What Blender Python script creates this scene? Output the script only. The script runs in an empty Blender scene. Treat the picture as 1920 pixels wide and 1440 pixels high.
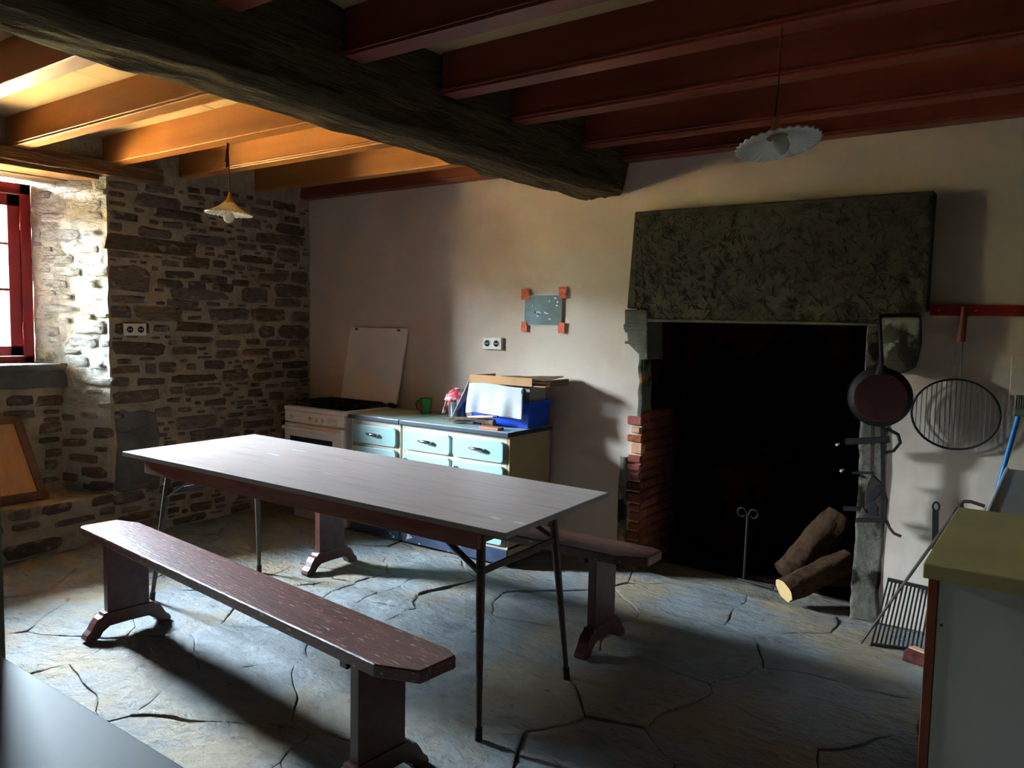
import bpy, bmesh, math, random
from mathutils import Vector, Matrix, noise
R_ = math.radians
scene = bpy.context.scene
col = scene.collection

# ------------------------------------------------------------------ camera
F_PX, YAW, PITCH, ROLL, CAM_H = 1449.4, R_(35.47), R_(4.394), R_(-1.097), 1.42
fwd = Vector((-math.sin(YAW) * math.cos(PITCH), math.cos(YAW) * math.cos(PITCH), -math.sin(PITCH)))
rgt = Vector((math.cos(YAW), math.sin(YAW), 0.0))
dwn = fwd.cross(rgt)
r2 = rgt * math.cos(ROLL) + dwn * math.sin(ROLL)
d2 = -rgt * math.sin(ROLL) + dwn * math.cos(ROLL)
cam_d = bpy.data.cameras.new('camera')
cam_d.sensor_fit = 'HORIZONTAL'; cam_d.sensor_width = 36.0
cam_d.lens = 36.0 * F_PX / 1920.0
cam_d.clip_start = 0.02
cam = bpy.data.objects.new('camera', cam_d)
col.objects.link(cam)
mw = Matrix((r2, -d2, -fwd)).transposed().to_4x4()
mw.translation = Vector((0, 0, CAM_H))
cam.matrix_world = mw
scene.camera = cam

def at(px, py, **k):
    """photo pixel -> the point where its sight line meets a plane X=, Y= or Z="""
    d = r2 * ((px - 960) / F_PX) + d2 * ((py - 720) / F_PX) + fwd
    ax, v = next(iter(k.items())); i = 'XYZ'.index(ax)
    o = Vector((0, 0, CAM_H)); t = (v - o[i]) / d[i]
    return o + d * t

# ------------------------------------------------------------------ world, sun, exposure
scene.view_settings.view_transform = 'Standard'
scene.view_settings.look = 'None'
scene.view_settings.exposure = 4.15
scene.view_settings.gamma = 1.0
scene.view_settings.use_curve_mapping = False
scene.cycles.max_bounces = 10
scene.cycles.diffuse_bounces = 7
scene.cycles.sample_clamp_indirect = 8.0
world = bpy.data.worlds.new('overcast_sky'); scene.world = world
world.use_nodes = True
bg = world.node_tree.nodes['Background']
bg.inputs[0].default_value = (0.64, 0.83, 1.0, 1)
bg.inputs[1].default_value = 52.0
sun_d = bpy.data.lights.new('sun', 'SUN'); sun_d.energy = 60.0; sun_d.angle = R_(3); sun_d.color = (1.0, 0.86, 0.66)
sun = bpy.data.objects.new('sun', sun_d); col.objects.link(sun)
sun.rotation_euler = (0, R_(42), R_(20))        # shines over the roof onto the yard beyond the window
pd = bpy.data.lights.new('window_portal', 'AREA'); pd.shape = 'RECTANGLE'; pd.size = .72; pd.size_y = 1.15
pd.cycles.is_portal = True
po = bpy.data.objects.new('window_portal', pd); col.objects.link(po)
po.location = (-5.50, 1.935, 1.69); po.rotation_euler = (R_(90), 0, R_(-90))

# ------------------------------------------------------------------ helpers
MATS = {}
def lin(c):
    def f(v):
        v /= 255.0
        return v / 12.92 if v <= 0.04045 else ((v + 0.055) / 1.055) ** 2.4
    return (f(c[0]), f(c[1]), f(c[2]), 1.0)

def mat(name, cols, scale=6.0, rough=0.7, bump=0.0, bscale=None, stretch=(1, 1, 1), metal=0.0,
        coord='POS', rand=0.0, detail=6.0, spec=0.3, lo=0.3, hi=0.7, bdist=0.01, bdetail=8.0, ridge=None, sat=(.6, 1.5)):
    m = bpy.data.materials.new(name); m.use_nodes = True
    nt = m.node_tree; N, L = nt.nodes, nt.links
    p = N['Principled BSDF']
    p.inputs['Roughness'].default_value = rough
    p.inputs['Metallic'].default_value = metal
    p.inputs['Specular IOR Level'].default_value = spec
    if coord == 'POS':
        src = N.new('ShaderNodeNewGeometry').outputs['Position']
    else:
        src = N.new('ShaderNodeTexCoord').outputs['Object']
    mp = N.new('ShaderNodeMapping'); mp.inputs['Scale'].default_value = stretch
    L.new(src, mp.inputs['Vector'])
    nz = N.new('ShaderNodeTexNoise'); nz.inputs['Scale'].default_value = scale; nz.inputs['Detail'].default_value = detail
    nz.inputs['Roughness'].default_value = 0.6
    L.new(mp.outputs[0], nz.inputs['Vector'])
    cr = N.new('ShaderNodeValToRGB'); el = cr.color_ramp.elements
    for i, c in enumerate(cols):
        pos = lo + (hi - lo) * i / max(1, len(cols) - 1)
        e = el[i] if i < 2 else el.new(pos)
        e.position = pos; e.color = lin(c)
    if len(cols) == 1:
        el[1].color = lin(cols[0])
    L.new(nz.outputs['Fac'], cr.inputs['Fac'])
    out = cr.outputs[0]
    if rand:
        oi = N.new('ShaderNodeObjectInfo')
        mr = N.new('ShaderNodeMapRange'); mr.inputs['To Min'].default_value = 1 - rand; mr.inputs['To Max'].default_value = 1 + rand
        L.new(oi.outputs['Random'], mr.inputs['Value'])
        hs = N.new('ShaderNodeHueSaturation')
        L.new(mr.outputs[0], hs.inputs['Value'])
        mh = N.new('ShaderNodeMath'); mh.operation = 'MULTIPLY'; mh.inputs[1].default_value = 7.31
        fr = N.new('ShaderNodeMath'); fr.operation = 'FRACT'
        L.new(oi.outputs['Random'], mh.inputs[0]); L.new(mh.outputs[0], fr.inputs[0])
        m2 = N.new('ShaderNodeMapRange'); m2.inputs['To Min'].default_value = 0.478; m2.inputs['To Max'].default_value = 0.508
        L.new(fr.outputs[0], m2.inputs['Value']); L.new(m2.outputs[0], hs.inputs['Hue'])
        m3 = N.new('ShaderNodeMapRange'); m3.inputs['To Min'].default_value = sat[0]; m3.inputs['To Max'].default_value = sat[1]
        L.new(fr.outputs[0], m3.inputs['Value']); L.new(m3.outputs[0], hs.inputs['Saturation'])
        L.new(out, hs.inputs['Color']); out = hs.outputs[0]
    L.new(out, p.inputs['Base Color'])
    if bump:
        b = N.new('ShaderNodeBump'); b.inputs['Strength'].default_value = bump; b.inputs['Distance'].default_value = bdist
        nb = N.new('ShaderNodeTexNoise'); nb.inputs['Scale'].default_value = bscale or scale * 3
        nb.inputs['Detail'].default_value = bdetail; nb.inputs['Roughness'].default_value = 0.65
        L.new(mp.outputs[0], nb.inputs['Vector']); L.new(nb.outputs['Fac'], b.inputs['Height'])
        nrm = b
        if ridge:
            rs, rst, rd, rstr, rrot = ridge
            mp2 = N.new('ShaderNodeMapping'); mp2.inputs['Scale'].default_value = rstr; mp2.inputs['Rotation'].default_value = (0, 0, rrot)
            L.new(src, mp2.inputs['Vector'])
            n2 = N.new('ShaderNodeTexNoise'); n2.noise_type = 'RIDGED_MULTIFRACTAL'; n2.inputs['Scale'].default_value = rs
            n2.inputs['Detail'].default_value = 6; n2.inputs['Roughness'].default_value = .6
            L.new(mp2.outputs[0], n2.inputs['Vector'])
            b2 = N.new('ShaderNodeBump'); b2.inputs['Strength'].default_value = rst; b2.inputs['Distance'].default_value = rd
            L.new(n2.outputs['Fac'], b2.inputs['Height']); L.new(b.outputs[0], b2.inputs['Normal'])
            nrm = b2
        L.new(nrm.outputs[0], p.inputs['Normal'])
    MATS[name] = m
    return m

def overlay(m, colr, scale, lo, hi, stretch=(1, 1, 1), coord='POS', detail=4.0, rough=0.6, kind='noise', rnd=1.0):
    """mix a second colour over a material where a stretched noise passes a threshold (scratches, stains, dust)"""
    nt = m.node_tree; N, L = nt.nodes, nt.links; p = N['Principled BSDF']
    src = N.new('ShaderNodeNewGeometry').outputs['Position'] if coord == 'POS' else N.new('ShaderNodeTexCoord').outputs['Object']
    mp = N.new('ShaderNodeMapping'); mp.inputs['Scale'].default_value = stretch
    mp.inputs['Location'].default_value = (3.1 * rnd, 7.7 * rnd, 1.3 * rnd)
    L.new(src, mp.inputs['Vector'])
    nz = N.new('ShaderNodeTexNoise'); nz.inputs['Scale'].default_value = scale; nz.inputs['Detail'].default_value = detail
    nz.inputs['Roughness'].default_value = rough
    if kind == 'ridge':
        nz.noise_type = 'RIDGED_MULTIFRACTAL'
    L.new(mp.outputs[0], nz.inputs['Vector'])
    mr = N.new('ShaderNodeMapRange'); mr.inputs['From Min'].default_value = lo; mr.inputs['From Max'].default_value = hi
    L.new(nz.outputs['Fac'], mr.inputs['Value'])
    mx = N.new('ShaderNodeMix'); mx.data_type = 'RGBA'
    L.new(mr.outputs[0], mx.inputs[0])
    old = p.inputs['Base Color'].links[0].from_socket
    L.new(old, mx.inputs[6]); mx.inputs[7].default_value = lin(colr)
    L.new(mx.outputs[2], p.inputs['Base Color'])
    return m

class B:
    """collects shapes, then links them as ONE mesh object"""
    def __init__(s): s.v = []; s.f = []
    def add(s, vs, fs):
        o = len(s.v); s.v += [Vector(v) for v in vs]; s.f += [tuple(i + o for i in f) for f in fs]; return s
    def box(s, x0, x1, y0, y1, z0, z1):
        v = [(x, y, z) for z in (z0, z1) for y in (y0, y1) for x in (x0, x1)]
        return s.add(v, [(0, 2, 3, 1), (4, 5, 7, 6), (0, 1, 5, 4), (2, 6, 7, 3), (0, 4, 6, 2), (1, 3, 7, 5)])
    def bar(s, a, b, w, h, up=(0, 0, 1)):
        a, b = Vector(a), Vector(b); d = (b - a).normalized(); u = Vector(up)
        if abs(d.dot(u)) > .98: u = Vector((0, 1, 0))
        x = d.cross(u).normalized() * w / 2; y = x.cross(d).normalized() * h / 2
        v = [q + i * x + j * y for q in (a, b) for j in (-1, 1) for i in (-1, 1)]
        return s.add(v, [(0, 2, 3, 1), (4, 5, 7, 6), (0, 1, 5, 4), (2, 6, 7, 3), (0, 4, 6, 2), (1, 3, 7, 5)])
    def tube(s, pts, r, n=8, cap=True):
        pts = [Vector(p) for p in pts]
        rs = r if isinstance(r, (list, tuple)) else [r] * len(pts)
        o = len(s.v); u = None
        for i, p in enumerate(pts):
            d = (pts[min(i + 1, len(pts) - 1)] - pts[max(i - 1, 0)]).normalized()
            if u is None:
                u = d.orthogonal().normalized()
            else:
                u = (u - d * u.dot(d)); u = u.normalized() if u.length > 1e-6 else d.orthogonal().normalized()
            w = d.cross(u)
            for k in range(n):
                t = 2 * math.pi * k / n
                s.v.append(p + (u * math.cos(t) + w * math.sin(t)) * rs[i])
        for i in range(len(pts) - 1):
            for k in range(n):
                a = o + i * n + k; b = o + i * n + (k + 1) % n
                s.f.append((a, b, b + n, a + n))
        if cap:
            s.f.append(tuple(o + k for k in reversed(range(n))))
            e = o + (len(pts) - 1) * n
            s.f.append(tuple(e + k for k in range(n)))
        return s
    def lathe(s, prof, c=(0, 0, 0), n=24, wav=0.0, nw=0, m=None):
        o = len(s.v); c = Vector(c)
        for (r, z) in prof:
            for k in range(n):
                t = 2 * math.pi * k / n
                v = Vector((r * math.cos(t), r * math.sin(t), z))
                s.v.append((m @ v if m else v) + c)
        for i in range(len(prof) - 1):
            for k in range(n):
                a = o + i * n + k; b = o + i * n + (k + 1) % n
                s.f.append((a, b, b + n, a + n))
        return s
    def prism(s, poly, d):
        """poly: 3-D points in a plane; d: extrusion vector"""
        d = Vector(d); n = len(poly); p = [Vector(q) for q in poly]
        return s.add(p + [q + d for q in p], [tuple(range(n)), tuple(range(2 * n - 1, n - 1, -1))] +
                     [((i + 1) % n, i, i + n, (i + 1) % n + n) for i in range(n)])
    def grid(s, fn, nu, nv):
        o = len(s.v)
        for j in range(nv + 1):
            for i in range(nu + 1):
                s.v.append(Vector(fn(i / nu, j / nv)))
        for j in range(nv):
            for i in range(nu):
                a = o + j * (nu + 1) + i
                s.f.append((a, a + 1, a + nu + 2, a + nu + 1))
        return s
    def obj(s, name, material, parent=None, smooth=False, bevel=0.0, local=False, label=None, solid=0.0, subd=0, seg=2):
        vs = s.v
        root = WM.get(parent.name) if parent else None
        if root is not None and not local:
            inv = root.inverted(); vs = [inv @ v for v in vs]
        me = bpy.data.meshes.new(name); me.from_pydata([tuple(v) for v in vs], [], s.f); me.update()
        bm = bmesh.new(); bm.from_mesh(me)
        bmesh.ops.recalc_face_normals(bm, faces=bm.faces)
        bm.to_mesh(me); bm.free()
        o = bpy.data.objects.new(name, me); col.objects.link(o)
        if material: me.materials.append(material)
        if parent:
            o.parent = parent; WM[o.name] = root.copy()
        else:
            WM[o.name] = Matrix.Identity(4)
        if smooth:
            for p in me.polygons: p.use_smooth = True
            if smooth != 'all':
                me.set_sharp_from_angle(angle=R_(40))
        if solid:
            q = o.modifiers.new('thickness', 'SOLIDIFY'); q.thickness = solid; q.offset = 0
        if bevel:
            q = o.modifiers.new('bevel', 'BEVEL'); q.width = bevel; q.segments = seg; q.limit_method = 'ANGLE'; q.angle_limit = R_(35)
        if subd:
            q = o.modifiers.new('sub', 'SUBSURF'); q.levels = subd; q.render_levels = subd
        if label: o['label'] = label
        return o
WM = {}
def tag(o, label, cat, group=None):
    o['label'] = label; o['category'] = cat
    if group: o['group'] = group
    return o
def thing(name, label, cat, loc=(0, 0, 0), rz=0.0, group=None):
    e = bpy.data.objects.new(name, None); col.objects.link(e)
    e.location = loc; e.rotation_euler = (0, 0, rz); e.empty_display_size = 0.1
    WM[e.name] = Matrix.Translation(Vector(loc)) @ Matrix.Rotation(rz, 4, 'Z')
    return tag(e, label, cat, group)
def struct(o):
    o['kind'] = 'structure'; return o
def copy_tree(o, parent=None):
    c = o.copy(); col.objects.link(c); c.parent = parent
    for ch in [x for x in bpy.data.objects if x.parent == o]:
        copy_tree(ch, c)
    return c
def nz3(x, y, z, s=1.0): return noise.noise(Vector((x * s, y * s, z * s)))

# ------------------------------------------------------------------ materials
m_plaster = mat('lime_plaster', [(194, 174, 157), (211, 193, 175)], 1.6, .92, .55, 9, spec=.1, bdist=.012, rand=0)
overlay(m_plaster, (184, 154, 138), 1.1, .52, .78, detail=5)
m_plaster_dim = m_plaster
m_mortar = mat('earth_mortar', [(140, 119, 99), (178, 158, 134), (158, 137, 115)], 5, .95, 1.0, 22, spec=.05, bdist=.035, bdetail=10)
m_jamb = mat('limewashed_mortar', [(146, 139, 124), (178, 172, 158), (160, 153, 136)], 5, .95, 1.0, 22, spec=.05, bdist=.04, bdetail=10)
m_stone = mat('schist_stone', [(80, 67, 55), (120, 102, 84), (96, 82, 70)], 9, .88, 1.0, 16, (1, 1, 2.6), rand=.30, spec=.12, bdist=.03, sat=(.7, 1.25))
overlay(m_stone, (150, 130, 108), 11, .56, .66, (1, 1, 1.8), detail=7)
m_stone_w = mat('limewashed_stone', [(122, 115, 102), (166, 160, 146), (142, 134, 117)], 9, .9, 1.0, 16, (1, 1, 2.2), rand=.10, spec=.1, bdist=.04, sat=(.8, 1.1))
m_bare = mat('bare_schist_masonry', [(88, 78, 68), (122, 108, 94)], 6, .9, .6, 20)
m_slab = mat('grey_schist', [(84, 77, 70), (122, 115, 107)], 4, .85, 1.0, 14, spec=.15, bdist=.03)
m_flag = mat('floor_schist', [(112, 113, 112), (146, 149, 150), (128, 125, 120)], 2.6, .68, 1.0, 15, (1, 1.6, 1), rand=.05, spec=.3, bdist=.07, bdetail=12, ridge=(5, .9, .02, (1, 2.4, 1), .5))
overlay(m_flag, (160, 141, 115), 1.7, .45, .60, detail=10)
overlay(m_flag, (84, 74, 64), 9, .64, .74, (1, 2.5, 1), detail=6, rnd=3)
m_earth = mat('floor_earth', [(112, 103, 91), (140, 129, 112)], 6, .95, 1.0, 16, spec=.05, bdist=.03, bdetail=12)
m_joist_lit = mat('red_stained_pine_lit', [(150, 92, 38), (178, 116, 54)], 3, .42, .12, 40, (.25, 3, 3), spec=.35)  # same red stain as below, its strongly lit orange look put into the colour
m_joist_unlit = mat('red_stained_pine_unlit', [(104, 40, 26), (132, 58, 36)], 3, .42, .12, 40, (.25, 3, 3), spec=.35)  # the red-brown stain in its dark, unlit tone
m_ceil = mat('cream_ceiling_board', [(172, 145, 102), (186, 159, 116)], 1.5, .8, .1, 20)
m_ceil_w = mat('white_ceiling_board', [(208, 198, 184), (220, 210, 196)], 1.5, .8, .1, 20)
m_beam = mat('old_oak_beam', [(64, 50, 37), (114, 96, 68), (76, 61, 45)], 5, .85, 1.0, 7, (5, .5, 5), spec=.15, bdist=.07, bdetail=10)
m_lintel = mat('old_oak_lintel', [(104, 72, 48), (148, 112, 76)], 5, .85, 1.0, 9, (5, .6, 5), spec=.12, bdist=.02)
m_red = mat('dark_red_paint', [(128, 26, 34), (146, 34, 42)], 6, .45, .1, 30, spec=.4)
m_redrail = mat('bright_red_paint', [(138, 24, 20), (150, 30, 24)], 6, .4, 0, spec=.4)
m_bench = mat('dark_brown_varnish', [(60, 28, 21), (84, 44, 33)], 4, .34, .35, 18, (.5, 7, 7), coord='OBJ', spec=.5, bdist=.004)
m_seat = mat('worn_dark_brown_varnish', [(64, 30, 23), (90, 46, 36)], 4, .36, .5, 22, (.6, 7, 7), coord='OBJ', spec=.5, bdist=.004)
overlay(m_seat, (170, 146, 126), 34, .615, .66, (.6, 3.6, 3.6), 'OBJ', 4, .62)
m_tabletop = mat('grey_woodgrain_laminate', [(134, 118, 112), (162, 148, 142), (145, 130, 123)], 4, .32, .06, 30, (.5, 6, 6), coord='OBJ', spec=.5)
overlay(m_tabletop, (196, 190, 188), 9, .70, .74, (.8, 3, 3), 'OBJ', 2)
m_tabedge = mat('grey_edge_band', [(136, 128, 120)], 4, .5)
m_apron = mat('brown_stained_pine', [(112, 70, 52), (142, 94, 72)], 4, .6, .2, 30, (.6, 7, 7), coord='OBJ')
overlay(m_apron, (118, 44, 38), 3, .5, .62, (.5, 1, 3), 'OBJ')
m_iron = mat('dark_steel', [(58, 46, 40), (78, 64, 56)], 20, .5, .1, 60, metal=.5, spec=.4)
m_black = mat('black_iron', [(22, 20, 19), (40, 34, 30)], 20, .6, .3, 60, metal=.3, spec=.3)
m_rubber = mat('black_rubber', [(24, 22, 21)], 10, .7)
m_enamel = mat('white_enamel', [(222, 212, 206), (230, 220, 214)], 3, .3, 0, spec=.5)
m_white = mat('white_plastic', [(214, 210, 200)], 3, .4, 0, spec=.4)
m_socketw = mat('ivory_socket', [(206, 198, 182)], 3, .4, 0, spec=.4)
m_hole = mat('dark_hole', [(30, 28, 27)], 3, .8)
m_chrome = mat('chrome', [(196, 196, 196)], 3, .15, 0, metal=1.0)
m_glassdark = mat('dark_oven_glass', [(40, 42, 50)], 3, .12, 0, spec=.5)
m_cabframe = mat('cream_cabinet_paint', [(178, 167, 143), (190, 179, 156)], 4, .45, 0, spec=.4)
m_cabside = mat('ochre_cabinet_side', [(150, 130, 92), (168, 146, 106)], 4, .5, .1, 30)
m_cabfront = mat('pale_aqua_paint', [(144, 172, 170), (156, 182, 179)], 3, .38, 0, spec=.45)
m_worktop = mat('pale_green_formica', [(142, 162, 150), (158, 176, 164)], 6, .3, 0, spec=.5)
m_navy = mat('worn_navy_trim', [(36, 42, 58), (54, 60, 76)], 8, .5)
m_plinth = mat('scuffed_navy_plinth', [(38, 46, 66), (58, 68, 90)], 8, .6)
overlay(m_plinth, (190, 190, 190), 14, .62, .68, detail=5)
m_blue = mat('blue_plastic', [(16, 66, 190), (22, 76, 204)], 4, .35, 0, spec=.5)
m_bin = mat('pale_grey_plastic', [(170, 166, 158)], 4, .5)
m_towel = mat('white_towel', [(180, 180, 184), (194, 194, 198)], 12, .95, .5, 60, spec=.05, bdist=.005)
m_card = mat('brown_cardboard', [(172, 126, 84), (186, 142, 98)], 8, .85)
m_card_d = mat('dark_cardboard', [(98, 72, 54), (116, 88, 66)], 8, .85)
m_green = mat('green_plastic', [(28, 124, 40)], 4, .35, 0, spec=.5)
m_redp = mat('red_print', [(176, 44, 30)], 4, .5)
m_pot = mat('grey_enamel_pot', [(92, 92, 92), (110, 110, 108)], 6, .3, 0, metal=.6)
m_cloth = mat('red_white_cloth', [(206, 84, 92), (220, 200, 200), (190, 56, 72)], 13, .95, .3, 40, lo=.4, hi=.6)
m_straw = mat('dry_twigs', [(70, 58, 44), (120, 102, 78)], 30, .9)
m_pink = mat('pinkish_wood', [(196, 138, 116), (208, 152, 128)], 8, .6)
m_tan = mat('copper_brown_card', [(168, 104, 78), (186, 122, 94)], 8, .6)
m_tape = mat('orange_tape', [(204, 66, 26), (230, 96, 44), (240, 150, 110)], 60, .3, .8, 90, spec=.6, lo=.35, hi=.75)
m_mantel = mat('carved_granite', [(64, 57, 46), (92, 83, 69), (75, 67, 55)], 9, .9, 1.0, 40, spec=.1, bdist=.008)
m_corbel = mat('grey_granite', [(86, 82, 72), (116, 110, 96)], 8, .9, .7, 40, spec=.1)
m_jambst = mat('flaking_jamb_plaster', [(88, 82, 70), (128, 120, 104)], 7, .95, .8, 26, spec=.05)
overlay(m_jambst, (40, 34, 28), 5, .47, .57, detail=7)
overlay(m_jambst, (168, 118, 82), 4, .57, .64, detail=4, rnd=2.3)
m_scorb = mat('stained_corbel', [(70, 66, 56), (96, 90, 78)], 8, .9, .7, 40, spec=.1)
overlay(m_scorb, (150, 146, 130), 7, .54, .62, detail=4, rnd=1.7)
m_brick = mat('red_brick', [(128, 64, 40), (160, 88, 56)], 9, .9, .8, 30, rand=.14, spec=.08, sat=(.85, 1.05))
overlay(m_brick, (34, 22, 18), 3.2, .44, .70, detail=5)
def sooted(m):
    N, L = m.node_tree.nodes, m.node_tree.links; p = N['Principled BSDF']
    g = N.new('ShaderNodeNewGeometry'); sx = N.new('ShaderNodeSeparateXYZ'); L.new(g.outputs['Position'], sx.inputs[0])
    nz = N.new('ShaderNodeTexNoise'); nz.inputs['Scale'].default_value = 5; nz.inputs['Detail'].default_value = 5; L.new(g.outputs['Position'], nz.inputs['Vector'])
    ad = N.new('ShaderNodeMath'); ad.operation = 'MULTIPLY_ADD'; ad.inputs[1].default_value = .35; L.new(nz.outputs['Fac'], ad.inputs[0]); L.new(sx.outputs['Y'], ad.inputs[2])
    mr = N.new('ShaderNodeMapRange'); mr.inputs['From Min'].default_value = YB_S; mr.inputs['From Max'].default_value = YB_S + .42; L.new(ad.outputs[0], mr.inputs['Value'])
    mx = N.new('ShaderNodeMix'); mx.data_type = 'RGBA'; L.new(mr.outputs[0], mx.inputs[0])
    L.new(p.inputs['Base Color'].links[0].from_socket, mx.inputs[6]); mx.inputs[7].default_value = lin((16, 11, 9))
    L.new(mx.outputs[2], p.inputs['Base Color'])
YB_S = 4.30
sooted(m_brick)
m_bmort = mat('sooty_brick_mortar', [(92, 48, 32), (122, 72, 50)], 8, .95, .6, 30)
overlay(m_bmort, (30, 20, 16), 3.2, .44, .70, detail=5)
sooted(m_bmort)
m_brick_c = mat('pale_brick', [(180, 118, 84), (204, 158, 124)], 12, .9, .5, 40)
m_soot = mat('soot', [(15, 11, 9), (30, 19, 15)], 3, .95, .4, 20, spec=.02)
overlay(m_soot, (86, 40, 26), 2.4, .54, .74, detail=5)
m_bark = mat('log_bark', [(36, 24, 17), (70, 49, 34), (50, 34, 24)], 14, .95, 1.0, 12, (1, 1, 1), spec=.05, bdist=.02)
m_cut = mat('cut_log_end', [(186, 150, 96), (204, 168, 112)], 10, .8)
m_ctop = mat('ochre_worktop', [(158, 142, 92), (172, 156, 104)], 5, .5, 0, spec=.35)
m_cside = mat('grey_white_panel', [(176, 178, 168), (186, 188, 178)], 2, .6)
m_cedge = mat('brown_edge_panel', [(110, 54, 30), (128, 68, 40)], 6, .5)
m_gtop = mat('grey_appliance_top', [(120, 122, 118), (134, 136, 130)], 5, .4)
m_bstick = mat('bright_blue_handle', [(20, 126, 190)], 4, .4)
m_ftable = mat('grey_foreground_top', [(54, 55, 55), (61, 62, 62)], 2, .6, 0, spec=.22)
m_post = mat('grey_green_paint', [(96, 94, 78), (108, 106, 90)], 4, .6)
m_ply = mat('plywood', [(176, 120, 72), (190, 136, 88)], 6, .7, 0, stretch=(1, 4, 1))
m_oldframe = mat('brown_frame_wood', [(92, 58, 36), (112, 74, 48)], 6, .7)
m_photo = mat('teal_print', [(56, 66, 58), (72, 90, 88), (90, 114, 118)], 5, .4, spec=.4)
m_photo_w = mat('pale_print', [(196, 206, 208)], 5, .5)
m_photo_d = mat('dark_print', [(48, 60, 66)], 5, .5)
m_perf = mat('rusty_perforated_steel', [(74, 26, 24), (98, 36, 32)], 12, .55, metal=.35, spec=.3)
m_opal = mat('opal_glass', [(224, 220, 206), (236, 232, 222)], 6, .22, 0, spec=.6)
m_opal.node_tree.nodes['Principled BSDF'].inputs['Transmission Weight'].default_value = .25
m_brass = mat('aged_brass', [(150, 118, 66), (176, 142, 88)], 12, .4, 0, metal=.8)
m_cord = mat('brown_cord', [(70, 34, 22)], 12, .8)
m_wire = mat('grey_wire', [(120, 118, 112), (146, 144, 138)], 20, .35, 0, metal=.8)
m_handle = mat('red_brown_handle', [(112, 58, 36), (130, 72, 48)], 10, .5)
m_grass = mat('dry_yard_grass', [(122, 97, 54), (146, 118, 70)], 1.2, .95)
m_hedge = mat('hedge_leaves', [(60, 62, 36), (82, 82, 50)], 2.0, .95, .6, 8)

def clear_glass(name):
    m = bpy.data.materials.new(name); m.use_nodes = True
    N, L = m.node_tree.nodes, m.node_tree.links
    for n in list(N): N.remove(n)
    o = N.new('ShaderNodeOutputMaterial'); t = N.new('ShaderNodeBsdfTransparent'); g = N.new('ShaderNodeBsdfGlossy')
    g.inputs['Roughness'].default_value = .05
    lw = N.new('ShaderNodeLayerWeight'); lw.inputs['Blend'].default_value = .25
    mx = N.new('ShaderNodeMixShader')
    L.new(lw.outputs['Fresnel'], mx.inputs[0]); L.new(t.outputs[0], mx.inputs[1]); L.new(g.outputs[0], mx.inputs[2])
    L.new(mx.outputs[0], o.inputs[0])
    return m
m_pane = clear_glass('window_glass')
m_bulb = mat('frosted_bulb_glass', [(226, 224, 216)], 3, .12, 0, spec=.6)
m_bulb.node_tree.nodes['Principled BSDF'].inputs['Transmission Weight'].default_value = .55
m_bulb.node_tree.nodes['Principled BSDF'].inputs['IOR'].default_value = 1.08

# ------------------------------------------------------------------ the shell
XL, YB, ZC = -4.87, 4.06, 2.52          # left wall face, back wall face, ceiling
XR, YN = 0.95, -1.9
rng = random.Random(11)

# floor: earth bed with flagstones set in it
f = B().grid(lambda u, v: (XL - .3 + u * (XR + .3 - XL), YN + v * (5.0 - YN), -.016 + .004 * nz3(u * 60, v * 60, 0)), 120, 130)
f.box(-5.6, 1.4, -2.3, 5.1, -.20, -.06)
floor = struct(f.obj('floor', m_earth, smooth='all'))

seeds = []
def try_seed(x, y, d):
    for (a, b, dd) in seeds:
        if ((a - x) * .72) ** 2 + (b - y) ** 2 < (min(d, dd)) ** 2: return
    seeds.append((x, y, d))
tc = at(690, 1105, Z=0)
for i in range(3):
    for j in range(4):
        seeds.append((tc.x - .22 + i * .2 + rng.uniform(-.02, .02), tc.y - .18 + j * .13 + rng.uniform(-.015, .015), .1))
for d, n in ((.60, 300), (.42, 700), (.30, 500)):
    for _ in range(n):
        try_seed(rng.uniform(XL - .1, XR), rng.uniform(.2, 4.2), d)
def clip(poly, a, b):
    # keep the side nearer a than b
    mx, my = (a[0] + b[0]) / 2, (a[1] + b[1]) / 2; nx, ny = (b[0] - a[0]) , (b[1] - a[1])
    out = []
    for i in range(len(poly)):
        p, q = poly[i], poly[(i + 1) % len(poly)]
        dp = (p[0] - mx) * nx + (p[1] - my) * ny; dq = (q[0] - mx) * nx + (q[1] - my) * ny
        if dp <= 0: out.append(p)
        if dp * dq < 0:
            t = dp / (dp - dq); out.append((p[0] + t * (q[0] - p[0]), p[1] + t * (q[1] - p[1])))
    return out
nflag = 0
def relief(x, y, sd):
    # foliated schist: terraces and ridges running obliquely, different on every slab
    u, v = x * .86 + y * .5, -x * .5 + y * .86
    a = noise.ridged_multi_fractal(Vector((u * 2.2, v * 5.0, sd * 3)), .9, 2.1, 4, 1.0, 2.0)
    b = noise.fractal(Vector((u * 7, v * 17, sd)), .8, 2.0, 4)
    return -.004 + min(.005 * a, .009) - .003 + .0045 * b
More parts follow.
